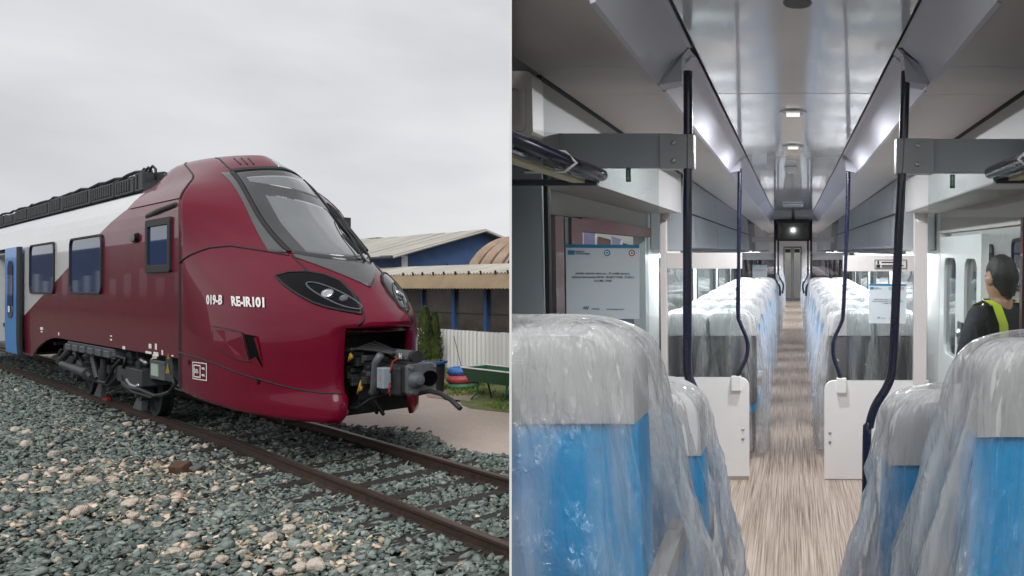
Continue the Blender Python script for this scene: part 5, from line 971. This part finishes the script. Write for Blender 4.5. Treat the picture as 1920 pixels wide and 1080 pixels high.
# ------------------------------------------------------------------ right vestibule door
def wall_ring(mb, y0, y1, z0, z1, holes, x0, x1):     # slab at x0..x1 with rounded holes, as strips round the holes
    holes = sorted(holes); cur = y0
    for (a, b_, c, d, r) in holes:
        mb.box(x0, x1, cur, a, z0, z1); mb.box(x0, x1, a, b_, z0, c); mb.box(x0, x1, a, b_, d, z1); cur = b_
        for (cy_, cz, sy, sz) in ((a, c, 1, 1), (b_, c, -1, 1), (b_, d, -1, -1), (a, d, 1, -1)):
            pts = [(cy_, cz)] + [(cy_ + sy * r * (1 - math.sin(t)), cz + sz * r * (1 - math.cos(t))) for t in np.linspace(0, math.pi / 2, 6)]; mb.prism(pts if sy * sz > 0 else pts[::-1], 0, x0 + .001, x1 - .001)
    mb.box(x0, x1, cur, y1, z0, z1)
dr = cthing('vestibule_door', (HWD, 3.95, FLZ), 'white right vestibule door with rounded windows and a lock plate', 'door')
mb = MB(); wall_ring(mb, .32, 1.5, .0, 1.87, [(.42, .74, 1.02, 1.72, .08), (.98, 1.36, 1.02, 1.72, .08)], -.005, .04); cb(mb, 'door_panel', mat('door_white', (.78, .79, .80), .35, coat=.2), dr)
for a, b_ in ((.42, .74), (.98, 1.36)): mb = MB(); mb.box(.015, .02, a, b_, 1.02, 1.72); cb(mb, 'door_pane', 'wglass', dr)
mb = MB(); mb.box(-.02, -.005, .74, .86, 1.14, 1.30); lk = cb(mb, 'lock_plate', 'midgrey', dr, bevel=.004); mb = MB(); mb.lathe([(0, .02), (.02, .02), (.028, .008), (.035, 0)], (-.02, .80, 1.22), (-1, 0, 0), 18); cb(mb, 'lock_knob', 'steel', lk, auto=30)
mb = MB(); mb.tube([(-.03, .1, .2), (-.03, .1, 1.5)], .02, 10); cb(mb, 'grab_pole', 'navypole', dr, smooth=True)
# ------------------------------------------------------------------ seats
def seat_parts():
    P = {}
    tilt = lambda a, b_, d: (a, d - .18 * (b_ - .45) * .6, b_)
    mb = MB(); pillow(mb, rrect(.46, .62, .03, 5, 0, .75), [(-.078, (.86, .93)), (-.06, (1, 1)), (.06, (1, 1)), (.10, (.9, .94))], lambda a, b_, d: tilt(a, b_, d - .12)); P['backrest'] = (mb, 'seatblue')
    mb = MB(); pillow(mb, rrect(.462, .205, .10, 6, 0, 1.1475, (0, 1, 1, 0)), [(-.092, (.84, .92)), (-.072, (.975, 1)), (.06, (1, 1)), (.10, (.88, .9))], lambda a, b_, d: tilt(a, b_, d - .12)); P['headrest'] = (mb, 'seatgrey')
    mb = MB(); pillow(mb, rrect(.46, .46, .06, 5, 0, .08), [(.36, (.95, .95)), (.39, (1, 1)), (.45, (1, 1)), (.48, (.9, .9))], lambda a, b_, d: (a, b_, d)); P['cushion'] = (mb, 'seatblue')
    mb = MB(); mb.prism(rrect(.40, .40, .03, 3, 0, .08), 2, .0, .36); P['pedestal'] = (mb, 'seatdark')
    for i, s_ in enumerate((-1, 1)):
        mb = MB(); mb.prism([(-.16, .60), (.2, .62), (.22, .655), (.18, .675), (-.16, .665)], 0, s_ * .25 - .022, s_ * .25 + .022); P['armrest' + ('' if i == 0 else '#')] = (mb, 'tan')
    return {k: (mb.mesh(k.rstrip('#'), auto=45), m_) for k, (mb, m_) in P.items()}
SP = seat_parts()
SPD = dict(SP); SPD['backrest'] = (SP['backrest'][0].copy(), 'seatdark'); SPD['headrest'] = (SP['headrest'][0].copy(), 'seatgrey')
for dct in (SP, SPD):
    for k, (me, m_) in dct.items():
        if not me.materials: me.materials.append(M[m_])
def seat(pos, label, grp, dark=False, rz=0):
    e = cthing('seat', pos, label, 'seat', grp, rz)
    for k, (me, m_) in (SPD if dark else SP).items(): o = link(k.rstrip('#'), me, None, e); CAR.append(o)
    return e
def cover_mesh(seed, flare=1.0, nu=90, nv=46, drop=1.12, fold=1.0):
    mb = MB(); rows_ = []; se = lambda c, p_: math.copysign(abs(c) ** p_, c)
    def ridge(v): return 1 - min(1, abs(noise.noise(v)) * 2.6)
    for i in range(nv + 1):
        v = i / nv; r = []
        for j in range(nu):
            a = 2 * math.pi * j / nu; ca, sa = math.cos(a), math.sin(a); top = 1.275
            if v < .22:
                f = v / .22; rad = math.sin(f * math.pi / 2) ** .55; z = top - .10 * (1 - math.cos(f * math.pi / 2)); hw_, hd0, hd1 = .245 * rad, .115 * rad, .10 * rad; f = 0
            else:
                f = (v - .22) / .78; z = top - .10 - drop * f; hw_ = .245 + .085 * min(1, f * 2.2) * flare + .03 * f; hd0 = .115 + .10 * f ** 1.2; hd1 = .10 + .36 * min(1, f * 1.4) ** 1.5
            x = hw_ * se(ca, .62); y = (hd1 if sa > 0 else hd0) * se(sa, .7)
            sw = .9 * noise.noise(Vector((seed * 3.1, z * 1.7, ca)))          # folds wander sideways as they fall
            A = Vector((ca * 3.0 + sw + seed * 9, sa * 3.0 - sw, z * .7)); B = Vector((ca * 7.5 + sw * 2 + seed * 5, sa * 7.5, z * 1.6 + 4)); Cn = Vector((ca * 15 + seed, sa * 15 + sw * 2, z * 7))
            g = fold * (.2 + .8 * min(1, max(0, v - .05) * 2.2))
            dd = g * (.030 * (ridge(A) - .45) + .017 * (ridge(B) - .5) + .007 * (ridge(Cn) - .5))
            nx, ny = ca, sa; ys = -.12 - .108 * (z - .45)
            r.append((x + nx * dd, ys + y + ny * dd, z + .012 * noise.noise(B) * g + (.035 * noise.noise(A * 1.3) if i == nv else 0)))
        rows_.append(r)
    mb.grid(rows_, cyc=True); return mb.mesh('plastic_cover', smooth=True)
M['wrap'] = plastic_wrap('plastic_wrap', .015, .42, 4.0); M['wrapfar'] = plastic_wrap('plastic_wrap_milky', .28, .5, 5.0)
CVR = [cover_mesh(i, 1.0, 190, 96, 1.12, 1.5) for i in range(4)]; CVF = [cover_mesh(i + 7, .7, 56, 30) for i in range(3)]
for me in CVR: me.materials.append(M['wrap'])
for me in CVF: me.materials.append(M['wrapfar'])
def cover(pos, label, grp, me, rz=0, sc=1.0):
    o = bpy.data.objects.new('plastic_cover', me); C.objects.link(o); o.matrix_world = CM @ Matrix.Translation(pos) @ Matrix.Rotation(rz, 4, 'Z') @ Matrix.Diagonal((sc, 1, 1, 1)); CAR.append(o); return tag(o, label, 'cover', grp)
# the four seats nearest the camera, on a raised floor
def plinth(x, y, z, lab): t_ = cthing('seat_plinth', (x, y, FLZ), lab, 'plinth'); mb = MB(); mb.box(-.2, .2, -.05, .25, 0, z - FLZ); cb(mb, 'plinth_block', 'seatdark', t_)
NEAR = [(-.565, 1.78, -.166 - 1.25, 'left', 'nearest', 0), (.625, 1.80, -.20 - 1.25, 'right', 'nearest', 1), (-.50, 2.37, -.405 - 1.25, 'left', 'second', 2), (.505, 2.34, -.425 - 1.25, 'right', 'second', 3)]
for x, y, z, sd, nth, k_ in NEAR:
    seat((x, y, z), f'blue seat with grey headrest, {nth} on the {sd} under clear plastic', 'seats', False); cover((x, y, z), f'crinkled clear plastic cover over the {nth} {sd} blue seat', 'plastic seat covers', CVR[k_], sc=1.06 if k_ < 2 else .96)
    plinth(x, y, z, f'dark plinth under the {nth} {sd} seat')
# rows beyond the white panels
ORD = ['first', 'second', 'third', 'fourth', 'fifth', 'sixth', 'seventh', 'eighth']
rowsY = [6.35, 7.4, 8.45, 9.5, 10.55, 11.6, 12.65, 13.6]
for i, y in enumerate(rowsY):
    for sd, s_ in (('left', -1), ('right', 1)):
        for nm, x in (('aisle', .535), ('window', .875)):
            jx = random.uniform(-.012, .012); dark = (i == 0)
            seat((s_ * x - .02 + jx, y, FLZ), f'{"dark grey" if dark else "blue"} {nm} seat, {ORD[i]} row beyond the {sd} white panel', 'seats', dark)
            cover((s_ * x - .02 + jx, y, FLZ), f'milky plastic cover on the {ORD[i]} row {nm} seat beyond the {sd} white panel', 'plastic seat covers', CVF[(i + (x > .6) + (s_ > 0)) % 3] if i > 0 else CVR[(i + (s_ > 0) + 2 * (x > .6)) % 4], sc=.92 if x < .6 else .8)
for i, y in enumerate((16.2, 18.4, 20.6, 22.8)):
    for sd, s_ in (('left', -1), ('right', 1)):
        seat((s_ * .56, y, FLZ), f'aisle seat in the far saloon, {ORD[i]} row past the screen on the {sd}', 'seats', False); cover((s_ * .56, y, FLZ), f'milky plastic cover in the far saloon, {ORD[i]} row past the screen on the {sd}', 'plastic seat covers', CVF[i % 3])
# far vestibule partitions
for sd, s_ in (('left', -1), ('right', 1)):
    g = cthing('far_partition', (0, 14.4, 0), f'distant {sd} glass partition with cream beam under the screen', 'partition', 'far partitions')
    mb = MB(); mb.box(*sorted((s_ * .36, s_ * HWD)), 0, .04, -.62, -.18); cb(mb, 'tinted_pane', glass('tinted_partition_glass', (.35, .33, .34), 1.0) if s_ < 0 else bpy.data.materials['tinted_partition_glass'], g)
    mb = MB(); mb.box(*sorted((s_ * .34, s_ * HWD)), -.01, .05, -.18, -.04); cb(mb, 'beam', 'iwhite', g); mb = MB(); mb.box(*sorted((s_ * .36, s_ * HWD)), 0, .04, FLZ, -.62); cb(mb, 'panel', 'iwhite', g)
    mb = MB(); mb.box(*sorted((s_ * .38, s_ * .82)), 0, .04, .17, .27); cb(mb, 'upper_beam', 'icream', g)
    q = [(s_ * .36, 14.35, .62), (s_ * .36, 14.35, .2), (s_ * .36, 14.35, -.4), (s_ * .355, 14.35, -.55), (s_ * .27, 14.35, -.72), (s_ * .26, 14.35, -.9)]; pole('handrail_pole', q, .022, f'distant navy handrail pole on the {sd} below the screen', 'navy handrail poles')
    q = [(s_ * .33, 16.0, .62), (s_ * .33, 16.0, .2), (s_ * .33, 16.0, -.4), (s_ * .32, 16, -.55), (s_ * .22, 16, -.75), (s_ * .24, 16, -.95)]; pole('handrail_pole', q, .022, f'farthest navy handrail pole on the {sd} past the screen', 'navy handrail poles')
# ------------------------------------------------------------------ person in the right doorway
def skin_body(name, pts, edges, rad, root, m_, parent, sub=2):
    me = bpy.data.meshes.new(name); me.from_pydata(pts, edges, []); o = bpy.data.objects.new(name, me); C.objects.link(o); o.parent = parent; me.materials.append(m_)
    sk = o.modifiers.new('skin', 'SKIN'); sk.use_smooth_shade = True; ss = o.modifiers.new('sub', 'SUBSURF'); ss.levels = sub; ss.render_levels = sub
    for i, v in enumerate(me.skin_vertices[0].data): v.radius = rad[i] if isinstance(rad[i], tuple) else (rad[i], rad[i]); v.use_root = (i == root)
    return o
pe = cthing('person', (1.16, 3.98, FLZ), 'person in black jacket with yellow bands beyond the right glass, one hand raised', 'person', rz=.35)
M['cloth'] = mat('black_cloth', (.012, .013, .018), .85, var=.2, bump=.3, bscale=40); M['skin'] = mat('skin_tone', (.42, .24, .17), .55); M['hair'] = mat('dark_hair', (.010, .009, .010), .6, bump=.25, bscale=160, stretch=(1, 1, .2)); M['hiviz'] = mat('hi_vis_yellow', (.42, .52, .02), .6)
pts = [(0, 0, .95), (0, .01, 1.15), (0, .01, 1.34), (0, 0, 1.45), (-.16, 0, 1.41), (-.25, -.02, 1.18), (-.22, .1, .96), (.16, 0, 1.41), (.27, -.08, 1.20), (.15, -.2, 1.40), (-.1, 0, .9), (-.11, .02, .5), (-.11, 0, .09), (-.11, .14, .04), (.1, 0, .9), (.11, .02, .5), (.11, 0, .09), (.11, .14, .04)]
ed = [(0, 1), (1, 2), (2, 3), (2, 4), (4, 5), (5, 6), (2, 7), (7, 8), (8, 9), (0, 10), (10, 11), (11, 12), (12, 13), (0, 14), (14, 15), (15, 16), (16, 17)]
rad = [(.16, .11), (.15, .11), (.19, .12), (.075, .07), .075, .058, .042, .075, .058, .042, .09, .062, .05, .04, .09, .062, .05, .04]
bo = skin_body('body', pts, ed, rad, 0, M['cloth'], pe)
# neck and head with a face turned away from the camera, ear, jaw
mb = MB(); rows_ = []
for i in range(25):
    v = i / 24; z = 1.40 + .335 * v; r = []
    for j in range(32):
        a = 2 * math.pi * j / 32; ca, sa = math.cos(a), math.sin(a)
        if v < .3: hw_, hd, off = .055, .058, .0
        else:
            u = (v - .3) / .7; k_ = math.sqrt(max(0, 1 - (2 * max(u, .0) - 1) ** 2 * (1 if u > .5 else .62))); hw_, hd, off = .076 * k_, .098 * k_, .018
        y = hd * sa; 
        if v > .3 and sa > .85 and .35 < (v - .3) / .7 < .55: y += .018                           # nose
        r.append((hw_ * ca, y + off, z))
    rows_.append(r)
mb.grid(rows_, cyc=True); hd_ = cb(mb, 'head', 'skin', pe, smooth=True)
for s_ in (-1, 1):
    mb = MB(); mb.lathe([(.002, .012), (.018, .014), (.026, .006), (.022, 0)], (s_ * .074, .01, 1.605), (s_, -.3, 0), 14); cb(mb, 'ear', 'skin', hd_, smooth=True)
    mb = MB(); mb.lathe([(.0, .004), (.008, .003), (.012, 0)], (s_ * .03, .108, 1.63), (0, 1, 0), 12); cb(mb, 'eye', 'hair', hd_)
mb = MB(); mb.box(-.022, .022, .100, .106, 1.548, 1.556); cb(mb, 'mouth', 'maroon', hd_)
mb = MB(); rows_ = []
for i in range(14):
    v = i / 13; r = []
    for j in range(32):
        a = 2 * math.pi * j / 32; ca, sa = math.cos(a), math.sin(a); back = max(0, -sa); z0 = 1.655 - .145 * back ** .5; z = z0 + (1.75 - z0) * v; q = (z - 1.62) / .132; k_ = math.sqrt(max(0, 1 - max(0, q) ** 2)) if q > 0 else 1 - .25 * min(1, -q / .9); wv = 1 + .05 * noise.noise(Vector((ca * 4, sa * 4, z * 22))) + .03 * math.sin(a * 11)
        r.append((.080 * k_ * ca * wv, .012 + .104 * k_ * sa * wv, z + .008 * math.sin(a * 9) * (1 - v)))
    rows_.append(r)
mb.grid(rows_, cyc=True); cb(mb, 'hair', 'hair', pe, smooth=True)
# raised hand: palm, four fingers, thumb
hb = Vector((.15, -.2, 1.42)); mb = MB(); mb.tube([hb + Vector((0, 0, -.02)), hb + Vector((0, -.01, .05)), hb + Vector((0, -.015, .10))], [.026, .036, .038], 10)
for k_, (dx, ln) in enumerate(((-.03, .07), (-.011, .083), (.009, .078), (.028, .06))): b0 = hb + Vector((dx, -.015, .095)); mb.tube([b0, b0 + Vector((dx * .2, -.008, ln * .5)), b0 + Vector((dx * .3, -.026, ln))], [.0095, .009, .0075], 8)
b0 = hb + Vector((-.034, -.01, .03)); mb.tube([b0, b0 + Vector((-.028, -.012, .03)), b0 + Vector((-.036, -.02, .062))], [.012, .0105, .0085], 8); cb(mb, 'hand', 'skin', pe, smooth=True)
# high-visibility bands
for z0, z1, k0 in ((1.06, 1.16, 1.0),):
    mb = MB(); mb.grid([[(.225 * math.cos(a), .01 + .165 * math.sin(a), z) for a in np.linspace(0, 2 * math.pi, 33)[:-1]] for z in (z0, z1)], cyc=True); cb(mb, 'waist_band', 'hiviz', pe, smooth=True)
for s_ in (-1, 1):
    mb = MB(); mb.grid([[(s_ * .1 + d, y, z) for d in (-.028, .028)] for y, z in ((-.155, 1.1), (-.165, 1.25), (-.15, 1.38), (-.09, 1.475), (0, 1.50), (.09, 1.47), (.15, 1.36), (.16, 1.1))]); o = cb(mb, 'shoulder_band', 'hiviz', pe, smooth=True)
# ------------------------------------------------------------------ seen through the carriage windows
M['purple'] = mat('purple_paint', (.13, .09, .30), .4, coat=.3, var=.12, dirt=(.2, .15, .4)); M['cream'] = mat('cream_paint', (.66, .64, .6), .5, var=.05); M['brownish'] = mat('brown_curtain', (.16, .06, .045), .6, var=.3)
co = empty('purple_coach', Matrix.Translation((-4.2, 8.0, CAMZ + .83)), 'purple and cream railway coach outside the left doorway', 'coach'); LC = 14.
mb = MB(); mb.box(-2.6, 0, 0, LC, -1.2, .36); cb(mb, 'coach_body', 'purple', co); mb = MB(); mb.box(-2.6, .004, -.01, LC, .36, .62); cb(mb, 'cream_band', 'cream', co); mb = MB(); mb.prism([(.01, .62), (-.3, .95), (-1.3, 1.1), (-2.3, .95), (-2.61, .62)], 1, -.02, LC); cb(mb, 'coach_roof', 'roofgrey', co)
mb = MB(); mb.box(-2.6, .003, 0, LC, -1.45, -1.2); cb(mb, 'yellow_stripe', 'yellow', co); mb = MB(); mb.box(-2.6, 0, 0, LC, -2.1, -1.451); cb(mb, 'lower_body', 'purple', co); mb = MB(); mb.box(-2.5, -.1, .3, LC - .3, -2.5, -2.1); cb(mb, 'underframe', 'bogie', co)
def coach_wheels(par, ys_, x0, x1, zc, r):
    for y in ys_:
        for x in (x0, x1): mb = MB(); mb.lathe([(0, -.06), (r, -.06), (r, .06), (0, .06)], (x, y, zc), (1, 0, 0), 24); cb(mb, 'wheel', 'bogie', par, auto=40)
coach_wheels(co, (1.6, 3.6, LC - 3.6, LC - 1.6), -2.2, -.5, -2.72, .46)
for i in range(6):
    y0 = .5 + i * 2.25; w_ = empty('coach_window', Matrix.Identity(4)); w_.parent = co; w_.matrix_local = Matrix.Translation((0, y0, -.55)); mb = MB(); frame_poly(mb, rrect(1.35, .9, .15, 4, .675, .45), rrect(1.2, .75, .12, 4, .675, .45), lambda a, b_, d: (.03 * d, a, b_)); cb(mb, 'window_frame', 'cream', w_); mb = MB(); mb.box(.004, .012, .06, 1.29, .06, .84); cb(mb, 'pane', 'brownish', w_)
c2 = empty('white_coach', Matrix.Translation((3.6, 4.6, CAMZ + .55)), 'white railway coach outside the right doorway', 'coach')
mb = MB(); mb.box(0, 2.6, 0, 14, -1.85, .75); cb(mb, 'coach_body', 'white', c2); mb = MB(); mb.prism([(-.01, .75), (.3, 1.05), (1.3, 1.2), (2.3, 1.05), (2.61, .75)], 1, 0, 14); cb(mb, 'coach_roof', 'roofgrey', c2); mb = MB(); mb.box(.1, 2.5, .3, 13.7, -2.25, -1.85); cb(mb, 'underframe', 'bogie', c2); coach_wheels(c2, (1.6, 3.6, 10.4, 12.4), .5, 2.1, -2.45, .46)
for i in range(5):
    y0 = .8 + i * 2.5; w_ = empty('coach_window', Matrix.Identity(4)); w_.parent = c2; w_.matrix_local = Matrix.Translation((0, y0, -.6)); mb = MB(); frame_poly(mb, rrect(1.4, .85, .12, 4, .7, .42), rrect(1.3, .75, .1, 4, .7, .42), lambda a, b_, d: (-.03 * d, a, b_)); cb(mb, 'window_frame', 'rubber', w_); mb = MB(); mb.box(-.012, -.004, .05, 1.35, .05, .8); cb(mb, 'pane', 'winglass', w_)
# ------------------------------------------------------------------ white board between the yard and the carriage
K0, K1 = (PX - 955.0) / FOC, (PX - 959.6) / FOC
ya, yb = 1.5, 3.4
foot = [(-K0 * ya, ya), (-K1 * ya, ya), (-K1 * yb, yb), (-K1 * yb - .004, yb)]
bd = MB().add([(x, y, 2.4 - .46 * y) for x, y in foot] + [(x, y, 2.4 + .42 * y + .05) for x, y in foot], [(0, 1, 2, 3), (4, 5, 6, 7), (0, 1, 5, 4), (1, 2, 6, 5), (2, 3, 7, 6), (3, 0, 4, 7)]).build('dividing_board', mat('board_white', (.82, .82, .82), .6))
tag(bd, 'thin white upright board edge between the yard and the carriage', 'partition')
# trim carriage pieces flush with the board
bpy.context.view_layer.update()
pn = Vector((1, K1, 0)).normalized(); po = Vector((0, 0, CAMZ)); done = {}
for o in CAR:
    mw = o.matrix_world; mi = mw.inverted(); lo = mi @ po; ln = (mw.to_3x3().transposed() @ pn).normalized()
    ds = [(v.co - lo).dot(ln) for v in o.data.vertices] if len(o.data.vertices) < 20000 else [1]
    if not ds or min(ds) >= -1e-4: continue
    if o.data.users > 1: o.data = o.data.copy()
    bm = bmesh.new(); bm.from_mesh(o.data); bmesh.ops.bisect_plane(bm, geom=bm.verts[:] + bm.edges[:] + bm.faces[:], plane_co=lo, plane_no=ln, clear_inner=True)
    if not bm.faces:
        bm.free(); bpy.data.objects.remove(o); continue
    bmesh.ops.holes_fill(bm, edges=[e for e in bm.edges if e.is_boundary and all(abs((v.co - lo).dot(ln)) < 1e-4 for v in e.verts)], sides=0) if not o.name.startswith('plastic') else None
    bm.to_mesh(o.data); bm.free()
    if min(ds) < -1e-4:
        for md in list(o.modifiers): o.modifiers.remove(md)
